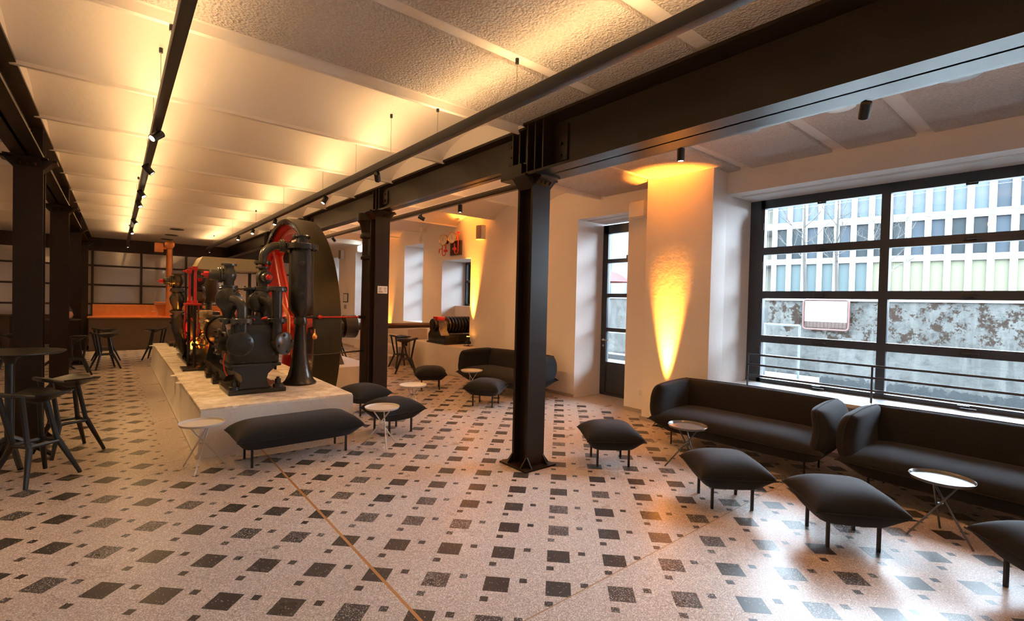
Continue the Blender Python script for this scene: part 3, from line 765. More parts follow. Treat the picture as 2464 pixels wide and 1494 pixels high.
def slab(m, P, th, nu, nv, bulge=.5, pw=4):
    """padded slab: P(s,t) is the mid surface for s,t in -1..1, th its full thickness, along normal N(s,t)"""
    def cell(s, t, sg):
        p, nrm = P(s, t); k = (1-abs(s)**pw)*(1-abs(t)**pw)
        return p+nrm*sg*th/2*max(0, k)**bulge
    for sg in (1, -1): m.grid(lambda u, v: cell(u*2-1, v*2-1, sg), nu, nv)
    return m
def squ(s, t, k=.5):
    return s*math.sqrt(max(0, 1-k*t*t/2)), t*math.sqrt(max(0, 1-k*s*s/2))
def sofa(label):
    """local frame: seat faces -x, length along y, 1.9 long"""
    t = thing('lounge_sofa', label, 'sofa', (0, 0, 0), 'charcoal upholstered sofas')
    L, D = .94, .90
    zs = .295
    # seat: long pillow
    m = MB(); pillow(m, .455, L, .17, zs, .44, nu=30, nv=64, pinch=.06)
    s_ = m.build('seat', FABRIC, t, angle=60, merge=True); s_.location = (0, 0, 0)
    seam(.455, L, zs, pinch=.06).build('piping', FABRIC, s_)
    MB().box(-.26, .05, -.0015, .0015, .425, .447).build('seat_seam', FABRIC, s_) if False else None
    # arms
    for sg in (-1, 1):
        def P(s, q, sg=sg):
            s2, q2 = squ(s, q, .26)
            z = .515+.235*q2 + .012*s2
            x0 = -.40+.06*(1-q2)*.0 - .055*max(0, -q2)          # front edge reaches the seat corner low down
            x = x0+(s2+1)/2*(.41-x0)
            y = sg*(.845+.05*(1-q*q))
            return Vector((x, y, z)), Vector((0, sg, 0))
        m = MB(); slab(m, P, .19, 30, 26, .40, 5)
        # lower wedge, from seat seam up
        a = m.build('armrest', FABRIC, t, angle=65, merge=True)
        pts = []
        for k in range(60):
            th = 2*PI*k/60; c, s1 = math.cos(th), math.sin(th); mx = max(abs(c), abs(s1)); p, _ = P(c/mx, s1/mx); pts.append(p)
        MB().tube(pts, .005, 6, closed=True).build('piping', FABRIC, a)
    def PB(s, q):
        s2, q2 = squ(s, q, .22)
        return Vector((.355+.05*(q2), s2*.90, .515+.235*q2)), Vector((1, 0, -.12))
    m = MB(); slab(m, PB, .20, 56, 26, .42, 3.6); bk = m.build('backrest', FABRIC, t, angle=65, merge=True)
    pts = []
    for k in range(120):
        th = 2*PI*k/120; c, s1 = math.cos(th), math.sin(th); mx = max(abs(c), abs(s1)); p, _ = PB(c/mx, s1/mx); pts.append(p)
    MB().tube(pts, .005, 6, closed=True).build('piping', FABRIC, bk)
    for (x, y) in ((-.24, -.73), (-.24, .73), (.24, -.73), (.24, .73)): MB().cyl((x, y, 0), (x, y, .22), .010, n=10).build('leg', BLACKM, t)
    m = MB(); m.box(-.25, .25, -.74, -.72, .185, .205); m.box(-.25, .25, .72, .74, .185, .205); m.box(-.25, -.23, -.74, .74, .185, .205); m.box(.23, .25, -.74, .74, .185, .205); m.build('leg_frame', BLACKM, t)
    return t
s0 = sofa('charcoal sofa against the window wall with its left arm beside the glowing pier')
place(s0, (5.57, 2.585, 0), math.radians(2.8))
dup(s0, (5.62, .58, 0), math.radians(-1), 'charcoal sofa under the window, cut off by the right edge of the view')
dup(s0, (5.66, 7.05, 0), math.radians(4), 'charcoal sofa against the wall partly hidden behind the nearest steel column')

# ---- bar stools and high tables
def stool(label, group):
    t = thing('bar_stool', label, 'bar stool', (0, 0, 0), group)
    # saddle seat: front (+x) is wide and drooping, rear runs into a raised open loop
    def P(u, v, top):
        s = u*2-1; x = -.16+.38*v; w = .175*(.55+.75*math.sin(min(1, v*1.15)*PI*.5)**1.5)*(1-.45*max(0, v-.72)/.28)
        y = s*w; z = .775-.030*(1-abs(s)**1.6)*math.sin(v*PI)+.028*abs(s)**2.2*v - .02*max(0, v-.7)/.3
        k = .012+.055*math.exp(-((s*1.4)**2+((v-.5)*2.2)**2)*1.6)
        return Vector((x, y, z if top else z-k))
    m = MB(); m.grid(lambda u, v: P(u, v, True), 16, 16); m.grid(lambda u, v: P(u, v, False), 16, 16)
    bd = []
    for (f, n) in ((lambda q: (q, 0), 16), (lambda q: (1, q), 16), (lambda q: (1-q, 1), 16), (lambda q: (0, 1-q), 16)):
        for i in range(n): bd.append(f(i/n))
    V = [P(u, v, True) for u, v in bd]+[P(u, v, False) for u, v in bd]; N = len(bd)
    m._add(V, [(i, (i+1) % N, N+(i+1) % N, N+i) for i in range(N)])
    m.build('seat', STOOLM, t, angle=50, merge=True)
    loop = MB(); loop.tube([(-.10, .115, .765), (-.19, .135, .785), (-.245, .10, .80), (-.26, 0, .805), (-.245, -.10, .80), (-.19, -.135, .785), (-.10, -.115, .765)], [.016, .018, .02, .02, .02, .018, .016], 8); loop.build('back_loop', STOOLM, t)
    for sx, sy, top in ((-1, -1, (-.20, -.13, .785)), (-1, 1, (-.20, .13, .785)), (1, -1, (.05, -.035, .735)), (1, 1, (.05, .035, .735))):
        m = MB(); m.tube([top, (sx*.115-.01, sy*.085, .36), (sx*.12, sy*.10, .31), (sx*.215, sy*.20, .02), (sx*.22, sy*.205, 0)], [.021, .021, .025, .017, .017], 8); m.build('leg', STOOLM, t)
    m = MB()
    r = [(.115, .10, .325), (.115, -.10, .325), (-.125, -.10, .325), (-.125, .10, .325)]
    for a, b in zip(r, r[1:]+r[:1]): m.tube([a, b], .017, 8)
    m.build('footrest', STOOLM, t); return t
SG = 'black bar stools'
st = stool('black bar stool cut by the left edge of the view, nearest the camera', SG)
place(st, (-.545, 6.06, 0), math.radians(40))
for (x, y, r, l) in ((-.37, 6.90, 25, 'black bar stool with winged seat just behind the nearest bar stool'),
                     (-.16, 13.95, 15, 'black bar stool standing free in the aisle before the copper bar'),
                     (-.17, 15.6, 20, 'black bar stool just behind the one standing free before the copper bar'),
                     (-.60, 13.2, 100, 'black bar stool tucked beside the far column on the left'),
                     (.80, 15.4, 160, 'black bar stool at the far end behind the machine plinth'),
                     (5.50, 11.03, 0, 'black bar stool beside the white masonry block and steps'),
                     (5.20, 10.15, 150, 'black bar stool half hidden behind the column with the plaque'),
                     (4.75, 13.3, 60, 'distant black bar stool seen between the flywheel and the column with the plaque'),
                     (-1.65, 14.3, 10, 'black bar stool between the two left columns')):
    dup(st, (x, y, 0), math.radians(r), l)
def high_table(label, x, y, r=.41, h=1.10):
    t = thing('high_table', label, 'high table', (x, y, 0), 'high round tables')
    MB().lathe((x, y, h-.02), (0, 0, 1), [(0, r-.02), (.012, r), (.02, r)], 48).build('table_top', STOOLM, t)
    m = MB(); m.cyl((x, y, .24), (x, y, h-.10), .036, n=14); m.lathe((x, y, h-.12), (0, 0, 1), [(0, .036), (.05, .055), (.095, .13), (.10, .13)], 20); m.build('pedestal', STOOLM, t)
    for k in range(4):
        a = math.radians(20+90*k); c, s = math.cos(a), math.sin(a)
        MB().tube([(x, y, .26), (x+.10*c, y+.10*s, .20), (x+.32*c, y+.32*s, 0.01)], [.03, .028, .022], 8).build('leg', STOOLM, t)
high_table('tall black round table at the left edge with bar stools in front', -.79, 6.72)
high_table('tall round table beside the farther left columns, holding a small ornament', -.98, 14.1)
m = MB(); m.lathe((-.80, 14.05, 1.10), (0, 0, 1), [(0, .05), (.02, .085), (.09, .105), (.16, .085), (.19, .06)], 20)
o = thing('table_ornament', 'small round pinkish ornament with a dark pointed cap on the far tall table', 'ornament', (-.80, 14.05, 1.10))
m.build('ball', mat('pinkish_ceramic', (.55, .30, .22), .5), o); MB().lathe((-.80, 14.05, 1.27), (0, 0, 1), [(0, .09), (.06, .07), (.14, .02), (.16, .004)], 16).build('cap', BLACKM, o)

# ---- copper bar
t = thing('copper_bar', 'long dark bar counter with a glowing copper top at the far end', 'bar counter', (1.4, 18.5, 0))
MB().box(-.58, 3.0, 18.25, 18.85, 0, .945).build('counter_front', mat('brown_bar_front', (.10, .065, .045), .6, var=.2, vscale=3), t)
MB().box(-.62, 3.04, 18.2, 18.9, .945, .985, bev=.006).build('counter_top', COPPER, t)
MB().box(-.52, 3.0, 18.9, 18.94, .95, 1.335).build('backboard', COPPER, t)
m = MB(); m.box(.95, 1.30, 18.75, 18.95, 1.335, 1.375, bev=.01); m.box(.95, 1.5, 18.7, 18.95, 1.395, 1.43, bev=.01); m.build('shelf', COPPER, t)
m = MB(); m.tube([(1.02, 18.62, .985), (1.02, 18.62, 1.10), (.99, 18.6, 1.15), (.92, 18.58, 1.16), (.86, 18.56, 1.13)], .012, 8); m.cyl((1.02, 18.62, .985), (1.02, 18.62, 1.0), .03); m.build('tap', CHROME, t)
t = thing('copper_pipe', 'thick vertical copper pipe rising from the bar to a round drum near the ceiling', 'pipe', (1.30, 18.55, .985))
MB().cyl((1.30, 18.55, .985), (1.30, 18.55, 3.14), .085, n=28).build('pipe', COPPER, t)
MB().lathe((1.29, 18.36, 3.22), (0, 1, 0), [(0, .10), (.02, .13), (.36, .13), (.38, .10)], 28).build('drum', COPPER, t)
MB().box(.92, 1.14, 18.45, 18.7, 2.98, 3.26, bev=.012).build('box', COPPER, t)
MB().cyl((1.1, 18.56, 3.12), (1.3, 18.56, 3.12), .05).build('connector', COPPER, t)
lamp('SPOT', 'bar_glow', (.27, 18.36, 3.0), 90, (1, .62, .3), None, (0, .05, -1), spot_size=math.radians(80), spot_blend=.8, shadow_soft_size=.03) if False else None
m = MB(); m.box(-3.2, -2.2, 18.6, 19.3, 0, .98); m.box(-3.24, -2.16, 18.56, 19.34, .98, 1.02)
solo('side_counter', m, DARKWOOD, 'dark side counter at the extreme left edge of the far end', 'counter', (-2.7, 19, 0))

# ---- things on the window wall
def gauges():
    t = thing('pressure_gauges', 'two brass pressure gauges with red valves and pipes on a dark wall board', 'gauge panel', (WX, 10.0, 2.95))
    MB().box(WX-.05, WX, 9.72, 10.02+.16, 2.80, 3.14, bev=.008).build('mounting_board', DARKWOOD, t)
    for (y, z, r) in ((9.86, 3.19, .135), (10.26, 3.17, .135)):
        g = MB(); d = Vector((-1, -.25, 0)).normalized(); c = Vector((WX-.17, y, z))
        g.lathe(c-d*.04, d, [(0, .11), (.01, r), (.085, r), (.09, r-.012), (.082, r-.016), (.080, r-.018)], 32); go = g.build('gauge_case', BRASS, t)
        MB().cyl(c+d*.040, c+d*.044, r-.016, n=32).build('dial', mat('cream_dial', (.80, .74, .60), .5, var=.04), go)
        n = MB(); n.tube([c+d*.048+Vector((0, -.01, -.03)), c+d*.048+Vector((0, .02, .075))], .004, 6)
        for k in range(10):
            a = math.radians(225-30*k); u = Vector((0, 1, 0)) if False else Vector((.25, -1, 0)).normalized(); p = c+d*.046+u*math.cos(a)*(r-.035)+Vector((0, 0, 1))*math.sin(a)*(r-.035)
            n.cyl(p, p+(u*math.cos(a)+Vector((0, 0, 1))*math.sin(a))*.012, .0025, n=5)
        n.build('needle', BLACKM, go)
        MB().cyl(c+Vector((.04, 0, -r)), c+Vector((.04, 0, -r-.09)), .016, n=10).build('valve', RED, t)
        m = MB(); m.box(c.x+.01, c.x+.07, y-.05, y+.05, z-r-.15, z-r-.09, bev=.01); m.build('valve', RED, t)
        s = -1 if y < 10 else 1
        m = MB(); P = [c+Vector((.04, 0, -r-.12))]
        for k in range(9):
            a = PI*k/8; P.append(c+Vector((.04, s*(.06-.06*math.cos(a))*1.3, -r-.16-.08*math.sin(a))))
        P.append(c+Vector((.04, s*.16, -.10))); P.append(c+Vector((.04, s*.16, .10)))
        m.tube(P, .011, 8); m.lathe(c+Vector((.04, s*.16, .10)), (0, 0, 1), [(0, .01), (.02, .05), (.035, .05)], 14); m.build('pipe', RED, t)
    m = MB(); m.tube([(WX-.13, 10.42, 2.97), (WX-.13, 10.58, 2.97)], .010, 8); m.tube([(WX-.13, 10.55, 2.98), (WX-.13, 10.57, 2.87)], .012, 8); m.build('pipe', RED, t)
gauges()
def speaker(name, y, z, label, h=.32, w=.22):
    t = thing(name, label, 'loudspeaker', (WX, y, z), 'white wall loudspeakers')
    MB().box(WX-.14, WX-.02, y-w/2, y+w/2, z-h/2, z+h/2, bev=.01).build('cabinet', WHITEP, t)
    m = MB(); m.prism([(WX-.14, y-w/2+.01), (WX-.17, y-w/4), (WX-.175, y), (WX-.17, y+w/4), (WX-.14, y+w/2-.01)], 'z', z-h/2+.01, z+h/2-.01)
    m.build('grille', mat('taupe_speaker_grille', (.27, .21, .19), .7), t)
    MB().box(WX-.03, WX, y-.03, y+.03, z-.05, z+.05).build('wall_bracket', GREYP, t)
speaker('wall_loudspeaker', 8.86, 3.235, 'loudspeaker on the wall right of the brass gauges')
speaker('wall_loudspeaker', 17.5, 3.26, 'distant loudspeaker on the wall above the small framed notice')
t = thing('framed_notice', 'small dark framed notice on the far part of the window wall', 'picture', (WX, 17.2, 1.7))
MB().box(WX-.025, WX, 16.98, 17.42, 1.54, 1.86).build('frame', BLACKM, t); MB().box(WX-.028, WX-.024, 17.01, 17.39, 1.57, 1.83).build('sheet', mat('paper', (.7, .68, .64), .7), t)
m = MB(); m.box(WX-.05, WX, 17.13, 17.25, 1.31, 1.45, bev=.01); solo('wall_phone', m, GREYP, 'small grey device on the wall under the framed notice', 'wall device', (WX, 17.19, 1.38))
t = thing('exit_light', 'bright white luminous exit box above the far doorway', 'exit light', (6.4, 15.75, 3.38))
MB().box(6.29, 6.40, 15.6, 15.92, 3.28, 3.44, bev=.008).build('diffuser', mat('lit_white_box', (1, 1, 1), .4, var=0, emit=(.85, 1, .95), estr=6), t)
MB().box(6.31, 6.40, 15.66, 15.86, 3.44, 3.50).build('housing', WHITEP, t)
t = thing('ceiling_hook', 'white ceiling hook lamp hanging before the far wall niche', 'hook', (6.0, 11.0, 3.45))
m = MB(); m.cyl((6.0, 11.0, 3.53), (6.0, 11.0, 3.44), .035); m.tube([(6.0, 11.0, 3.44), (6.0, 11.0, 3.30), (6.03, 11.03, 3.20), (6.0, 11.06, 3.16), (5.97, 11.03, 3.2), (5.97, 11.0, 3.30)], .018, 8); m.build('body', WHITEP, t)
m = MB(); m.box(WX-.19, WX, 4.46, 4.74, 3.06, 3.30, bev=.02); solo('air_conditioner', m, WHITEP, 'white wall air unit half hidden behind the glowing pier', 'air conditioner', (WX, 4.6, 3.18))
m = MB(); m.box(WX-.012, WX, 4.50, 4.58, .27, .35, bev=.003); solo('wall_socket', m, WHITEP, 'white wall socket low between the tall door and the glowing pier', 'socket', (WX, 4.54, .31))
# plaque on the second column
t = thing('info_plaque', 'small white plaque with grey emblem and lines on the second column', 'plaque', (CX+.02, 7.445, 1.84))
px0, px1, pz0, pz1 = 3.285, 3.455, 1.785, 1.905
MB().box(px0, px1, 7.441, 7.4465, pz0, pz1).build('plate', mat('plaque_white', (.78, .74, .72), .5, var=0), t)
pm = mat('plaque_grey_print', (.33, .25, .22), .7, var=0)
m = MB()
for k in range(3): m.box(px0+.018, px0+.068-.004*k, 7.4400, 7.4408, pz0+.085-.019*k, pz0+.097-.019*k)
m.box(px0+.012, px0+.085, 7.4400, 7.4408, pz0+.015, pz0+.037)
m.box(px0+.112, px0+.125, 7.44, 7.4408, pz0+.03, pz0+.04); m.box(px0+.135, px0+.150, 7.44, 7.4408, pz0+.03, pz0+.04); m.box(px0+.118, px0+.142, 7.44, 7.4408, pz0+.052, pz0+.058)
pts = [(px0+.130+.020*math.cos(a*PI/8), 7.4402, pz0+.082+.012*math.sin(a*PI/8)) for a in range(16)]
m.tube(pts, .0018, 5, closed=True); m.tube([(px0+.104, 7.4402, pz0+.083), (px0+.156, 7.4402, pz0+.083)], .0014, 5); m.tube([(px0+.120, 7.4402, pz0+.09), (px0+.130, 7.4402, pz0+.072), (px0+.140, 7.4402, pz0+.09)], .0014, 5)
m.build('print', pm, t)

# ---- masonry blocks and steps
m = MB(); m.box(5.90, WX, 8.87, 11.3, 0, .655, bev=.018)
solo('masonry_block', m, CONCPL, 'white masonry block against the wall that carries the dark bearing and ribbed motor', 'plinth', (6.1, 10.1, 0))
m = MB()
for k, (x, z) in enumerate([(5.35, .25), (5.60, .48), (5.85, .71), (6.10, .93)]): m.box(x, WX, 11.35+.0*k, 13.3, z-.23 if k else 0, z, bev=.006)
m.box(5.85, WX, 11.32, 11.5, 0, .93)
solo('stone_steps', m, mat('pale_stone_steps', (.52, .45, .40), .6, var=.12), 'pale stone steps up to the far wall niche behind the white masonry block', 'steps', (5.9, 12.3, 0))
m = MB(); pass

# ================================================================== MACHINE
# plinth
t = thing('machine_plinth', 'long cream masonry plinth carrying the black and red machine', 'plinth', (1.48, 10.0, 0))
m = MB()
def pl(x0, x1, y0, y1): pass
m.prism([(.645, 0), (2.32, 0), (2.32, .035), (2.30, .06), (2.295, .49), (.69, .49), (.668, .06), (.645, .035)], 'y', 5.87, 14.25)
m.build('base', CONCPL, t)
m = MB(); m.box(.685, 2.298, 5.88, 14.24, .47, .513, bev=.02)
for k in range(26):
    r_ = random.Random(k); y = 5.95+r_.random()*8; x = .72+r_.random()*.22
    m.lathe((x, y, .507), (0, 0, 1), [(0, .10+.05*r_.random()), (.007, .03)], 9)
m.build('top_surface', PLTOP, t)

def bolts(m, c, ax, R_, n, r=.012, L=.022, ph=0):
    for p in m.ring(c, ax, R_, n, ph):
        a = Vector(ax).normalized(); m.cyl(p-a*.004, p+a*L, r, n=6)
def flange(m, c, ax, R_, th, nb=6, r=.011):
    ax = Vector(ax).normalized(); c = Vector(c)
    m.lathe(c-ax*th/2, ax, [(0, R_-.004), (.004, R_), (th-.004, R_), (th, R_-.004)], 32)
    bolts(m, c+ax*th/2, ax, R_*.80, nb, r, .016, .3); bolts(m, c-ax*th/2, -ax, R_*.80, nb, r, .016, .3)
def arc(c, a, b, n=8):
    """quarter bend from c+a*? : centre c, start vector a, end vector b"""
    c, a, b = Vector(c), Vector(a), Vector(b)
    return [c+a*math.cos(PI/2*k/n)+b*math.sin(PI/2*k/n) for k in range(n+1)]
ML = Vector((1.35, 9.5, .513))
M_ = thing('piston_compressor', 'black cast iron twin cylinder machine with red fittings on the cream plinth', 'machine', ML)
def part(name, m, material=IRON, parent=None, angle=40): return m.build(name, material, parent or M_, angle)

# bed
m = MB(); zb = .513
m.box(1.06, 1.64, 6.9, 13.9, zb, zb+.05, bev=.01)
m.prism([(1.10, zb+.05), (1.60, zb+.05), (1.55, zb+.13), (1.15, zb+.13)], 'y', 7.3, 13.8)
m.box(.92, 1.72, 9.36, 11.27, zb, zb+.045, bev=.01)
m.box(.94, 1.70, 13.2, 14.0, zb, zb+.07, bev=.012)
for y in (7.5, 8.1, 8.9, 11.6, 12.4, 13.0):
    m.box(1.0, 1.14, y-.08, y+.08, zb, zb+.07, bev=.012); m.cyl((1.06, y, zb+.07), (1.06, y, zb+.12), .032, n=6); m.cyl((1.06, y, zb+.12), (1.06, y, zb+.155), .018)
part('bed_plate', m)
def foot(x0, x1, y0, y1):
    m = MB(); m.box(x0, x1, y0, y1, zb, zb+.055, bev=.012)
    for x in (x0+.075, x1-.075):
        m.lathe((x, y0+.10, zb+.055), (0, 0, 1), [(0, .058), (.035, .055), (.04, .045)], 20); m.cyl((x, y0+.10, zb+.09), (x, y0+.10, zb+.15), .036, n=6); m.cyl((x, y0+.10, zb+.15), (x, y0+.10, zb+.175), .020, n=12)
    part('foot', m)
def cylinder_block(y0, back, xs=1.0, tall=True):
    """pedestal, crosswise body and barrel behind it"""
    foot(1.03, 1.665, y0-.02, y0+.62)
    m = MB()
    # pedestal: profile in XZ narrowing to a waist, extruded in Y
    prof = [(1.13, zb+.05), (1.16, .60), (1.185, .68), (1.175, .74), (1.10, .80), (1.055, .86), (1.05, 1.0), (1.58, 1.0), (1.585, .86), (1.53, .80), (1.47, .74), (1.455, .68), (1.475, .60), (1.52, zb+.05)]
    m.prism(prof, 'y', y0+.05, y0+.55)
    part('pedestal', m)
    m = MB(); m.box(1.04, 1.60, y0+.02, y0+.62, .86, 1.36, bev=.07)
    m.box(1.03, 1.61, y0+.01, y0+.63, .835, .875, bev=.01)
    m.cyl((1.32, y0+.10, 1.12), (1.32, back, 1.12), .235, n=36)
    m.cyl((1.32, y0+.10, 1.28), (1.32, y0+.56, 1.28), .17, n=30)
    for z in (1.06,): m.box(1.24, 1.56, y0-.005, y0+.03, z-.008, z+.012)
    bolts(m, (1.32, y0+.03, .90), (0, -1, 0), .0001, 1)
    for k in range(6): m.cyl((1.06+.012, y0+.08+.08*k, .80), (1.06+.012, y0+.08+.08*k, .84), .014, n=6); m.cyl((1.56, y0+.08+.08*k, .78), (1.56, y0+.08+.08*k, .84), .014, n=6)
    part('cylinder_body', m)
    # left front cover
    m = MB(); c = Vector((1.145, y0-.02, 1.123)); m.cyl(c, c+Vector((0, .16, 0)), .118, n=30); m.lathe(c+Vector((0, .0, 0)), (0, -1, 0), [(0, .145), (.022, .145), (.028, .138), (.030, 0.02)], 40)
    bolts(m, c+Vector((0, -.026, 0)), (0, -1, 0), .105, 6, .012, .02, .5); m.cyl(c+Vector((0, -.02, 0)), c+Vector((0, -.06, 0)), .014, n=6)
    part('cover_disc', m)
    # right front cover, turned outwards
    m = MB(); d = Vector((.52, -.85, 0)).normalized(); c = Vector((1.625, y0-.02, 1.114)); m.cyl(c-d*.22, c, .098, n=30); m.lathe(c, d, [(0, .142), (.024, .142), (.029, .136), (.031, .02)], 40)
    bolts(m, c+d*.026, d, .105, 4, .017, .026, PI/4); part('cover_disc', m, GREYC)
    # side cover facing -x
    m = MB(); c = Vector((1.0, y0+.42, 1.12)); m.cyl(c, c+Vector((.2, 0, 0)), .125, n=30); m.lathe(c, (-1, 0, 0), [(0, .165), (.03, .165), (.036, .155), (.038, .03)], 40)
    bolts(m, c+Vector((-.036, 0, 0)), (-1, 0, 0), .128, 6, .014, .03); m.cyl(c, c+Vector((-.06, 0, 0)), .02, n=6); part('cover_disc', m)
cylinder_block(6.47, 8.7)
# elbow, check valve and shut-off valve, left side
def valve_stack(x, y, z0=1.40, sc=1., front=True, redname=True, face=(-1, 0, 0), material=GREYC, topz=2.06):
    """z0 lower flange height; body globe; top flange; bonnet with red square cap facing face"""
    m = MB(); flange(m, (x, y, z0), (0, 0, 1), .105*sc, .034); m.cyl((x, y, z0-.12), (x, y, z0), .062*sc); part('flange', m, material)
    m = MB(); m.lathe((x, y, z0+.015), (0, 0, 1), [(0, .06*sc), (.07, .07*sc), (.14, .10*sc), (.21, .115*sc), (.28, .10*sc), (.33, .065*sc), (.36, .058*sc)], 30); part('valve_globe', m, material)
    z1 = z0+.375
    m = MB(); flange(m, (x, y, z1), (0, 0, 1), .105*sc, .034); flange(m, (x, y, z1+.03), (0, 0, 1), .098*sc, .026, 0); part('flange', m, material)
    zc = z1+.165
    m = MB(); m.lathe((x, y, z1+.04), (0, 0, 1), [(0, .056*sc), (.05, .058*sc), (.09, .078*sc), (.13, .084*sc), (.17, .076*sc), (.215, .055*sc), (.25, .052*sc)], 30)
    f = Vector(face); f.normalize()
    m.cyl((x, y, zc), Vector((x, y, zc))+f*.09, .072*sc, n=26); flange(m, Vector((x, y, zc))+f*.085, f, .092*sc, .022, 6, .009); flange(m, Vector((x, y, zc))+f*.110, f, .092*sc, .020, 0)
    m.lathe(Vector((x, y, zc))+f*.12, f, [(0, .066), (.06, .068), (.085, .06), (.095, .03)], 24); part('valve_body', m, material)
    m = MB(); m.lathe((x, y, z1+.285), (0, 0, 1), [(0, .085*sc), (.022, .085*sc)], 28); part('flange', m, material)
    m = MB(); c = Vector((x, y, zc))+f*.215; m.cyl(c, c+f*.045, .038, n=6); m.cyl(c+f*.045, c+f*.075, .012, n=8); m.box(-.012, .012, -.045, .045, -.012, .012, at=c+f*.055); part('valve_cap', m, RED)
    return zc, z1
def check_disc(x, y, z, d, material=GREYC):
    d = Vector(d).normalized(); c = Vector((x, y, z)); m = MB()
    m.cyl(c-d*.10, c, .085, n=26); flange(m, c-d*.04, d, .138, .030, 6, .013); m.lathe(c-d*.008, d, [(0, .138), (.028, .138), (.04, .11), (.055, .06)], 36)
    bolts(m, c+d*.018, d, .118, 6, .014, .02); part('check_valve', m, material)
def bend(x, y, z, x2, y2, z2, material=GREYC, r=.047):
    """from (x,y,z) going out horizontally then down into flange at (x2,y2,z2)"""
    a = Vector((x, y, z)); b = Vector((x2, y2, z2)); h = Vector((x2-x, y2-y, 0)); R_ = h.length
    h.normalize(); pts = [a]+[Vector((x2, y2, z-R_))-h*R_*math.cos(PI/2*k/8)+Vector((0, 0, R_))*math.sin(PI/2*k/8) if False else a+h*R_*math.sin(PI/2*k/8)+Vector((0, 0, -R_*(1-math.cos(PI/2*k/8)))) for k in range(1, 9)]+[b]
    m = MB(); m.tube(pts, r, 20); part('elbow_pipe', m, material)
# front left group
valve_stack(1.075, 6.80)
check_disc(1.045, 6.60, 1.645, (-.05, -1, 0))
bend(1.06, 6.53, 1.645, 1.164, 6.46, 1.42, r=.058)
m = MB(); flange(m, (1.164, 6.46, 1.400), (0, 0, 1), .122, .052, 6, .014); part('flange', m, GREYC)
m = MB(); m.cyl((1.164, 6.50, 1.2), (1.164, 6.50, 1.38), .075); part('neck', m)
# front right column with blind flange
m = MB(); m.cyl((1.555, 6.50, 1.42), (1.555, 6.50, 1.78), .060, n=26); flange(m, (1.555, 6.50, 1.400), (0, 0, 1), .115, .050, 6, .014); m.cyl((1.555, 6.5, 1.15), (1.555, 6.5, 1.40), .068); part('riser_pipe', m)
m = MB(); flange(m, (1.555, 6.50, 1.785), (0, 0, 1), .116, .036, 8, .012); flange(m, (1.555, 6.50, 1.812), (0, 0, 1), .112, .016, 0); part('blind_flange', m, GREYC)
# second group (valve facing the camera, pipe to the vessel)
valve_stack(1.50, 7.02, face=(.10, -1, 0))
check_disc(1.44, 6.86, 1.62, (.1, -1, 0)); bend(1.45, 6.80, 1.645, 1.53, 6.70, 1.42, r=.058)
m = MB(); flange(m, (1.36, 7.05, 1.79), (0, 0, 1), .09, .03); m.cyl((1.36, 7.05, 1.40), (1.36, 7.05, 1.79), .05); part('riser_pipe', m)
m = MB(); flange(m, (1.50, 7.02, 2.135), (0, 0, 1), .105, .036, 6)
part('flange', m, GREYC)
m = MB(); P = [Vector((1.50, 7.02, 2.15)), Vector((1.50, 7.02, 2.19))]+[Vector((1.50+.17*(1-math.cos(PI/2*k/8)), 7.02-.05*k/8, 2.20+.17*math.sin(PI/2*k/8))) for k in range(1, 9)]+[Vector((1.80, 6.93, 2.37))]
m.tube(P, .052, 20); part('elbow_pipe', m, GREYC)
m = MB(); d = Vector((1, -.3, 0)).normalized(); c = Vector((1.73, 6.95, 2.372)); flange(m, c, d, .085, .028, 6, .009); flange(m, c-d*.03, d, .085, .022, 6, .009); part('flange', m, GREYC)
# name plate
m = MB(); m.box(-.045, .045, -.003, .003, -.032, .032, rot=Matrix.Rotation(-.25, 3, 'Y') @ Matrix.Rotation(-.35, 3, 'X'), at=Vector((1.055, 6.53, 1.33)))
part('name_plate', m, mat('tarnished_brass_plate', (.42, .26, .20), .4, .3))
# crosshead barrel and frame behind
m = MB(); m.cyl((1.32, 8.2, 1.12), (1.32, 10.6, 1.12), .15, n=30); flange(m, (1.32, 8.72, 1.12), (0, 1, 0), .26, .05, 10, .016)
m.prism([(1.14, zb+.1), (1.50, zb+.1), (1.44, .95), (1.20, .95)], 'y', 9.2, 11.2)
m.box(1.10, 1.56, 9.4, 9.6, .95, 1.35, bev=.03); m.box(1.10, 1.56, 10.7, 11.0, .95, 1.38, bev=.03); m.cyl((1.0, 9.95, 1.13), (2.33, 9.88, 1.11), .065, n=20)
part('crosshead_guide', m)
m = MB(); m.lathe((1.10, 8.9, 1.20), (0, 1, 0), [(0, .02), (.01, .08), (.12, .11), (.24, .08), (.25, .03)], 24); m.lathe((1.06, 9.25, 1.27), (0, 0, 1), [(0, .02), (.01, .06), (.09, .075), (.17, .05), (.18, .02)], 20); m.cyl((1.0, 8.6, 1.30), (1.12, 9.2, 1.30), .03); m.cyl((1.02, 9.0, 1.05), (1.02, 9.0, 1.42), .028)
flange(m, (1.02, 9.0, 1.42), (0, 0, 1), .055, .02, 4, .008); m.box(.98, 1.16, 8.66, 8.80, 1.34, 1.46, bev=.02); part('governor_gear', m, BRASS)
m = MB()
for (x, y, z, rr) in ((1.02, 9.75, 1.33, .055), (1.04, 9.78, 1.19, .065), (1.0, 10.0, 1.06, .05), (1.06, 9.6, .93, .06), (.98, 9.9, .86, .045), (1.12, 9.3, 1.02, .05)):
    m.lathe((x, y, z-rr), (0, 0, 1), [(0, .01), (rr*.25, rr*.7), (rr*.7, rr*.96), (rr*1.1, rr), (rr*1.6, rr*.75), (rr*1.95, rr*.2)], 18); m.cyl((x, y, z-rr), (x+.12, y+.02, z-rr-.03), .014)
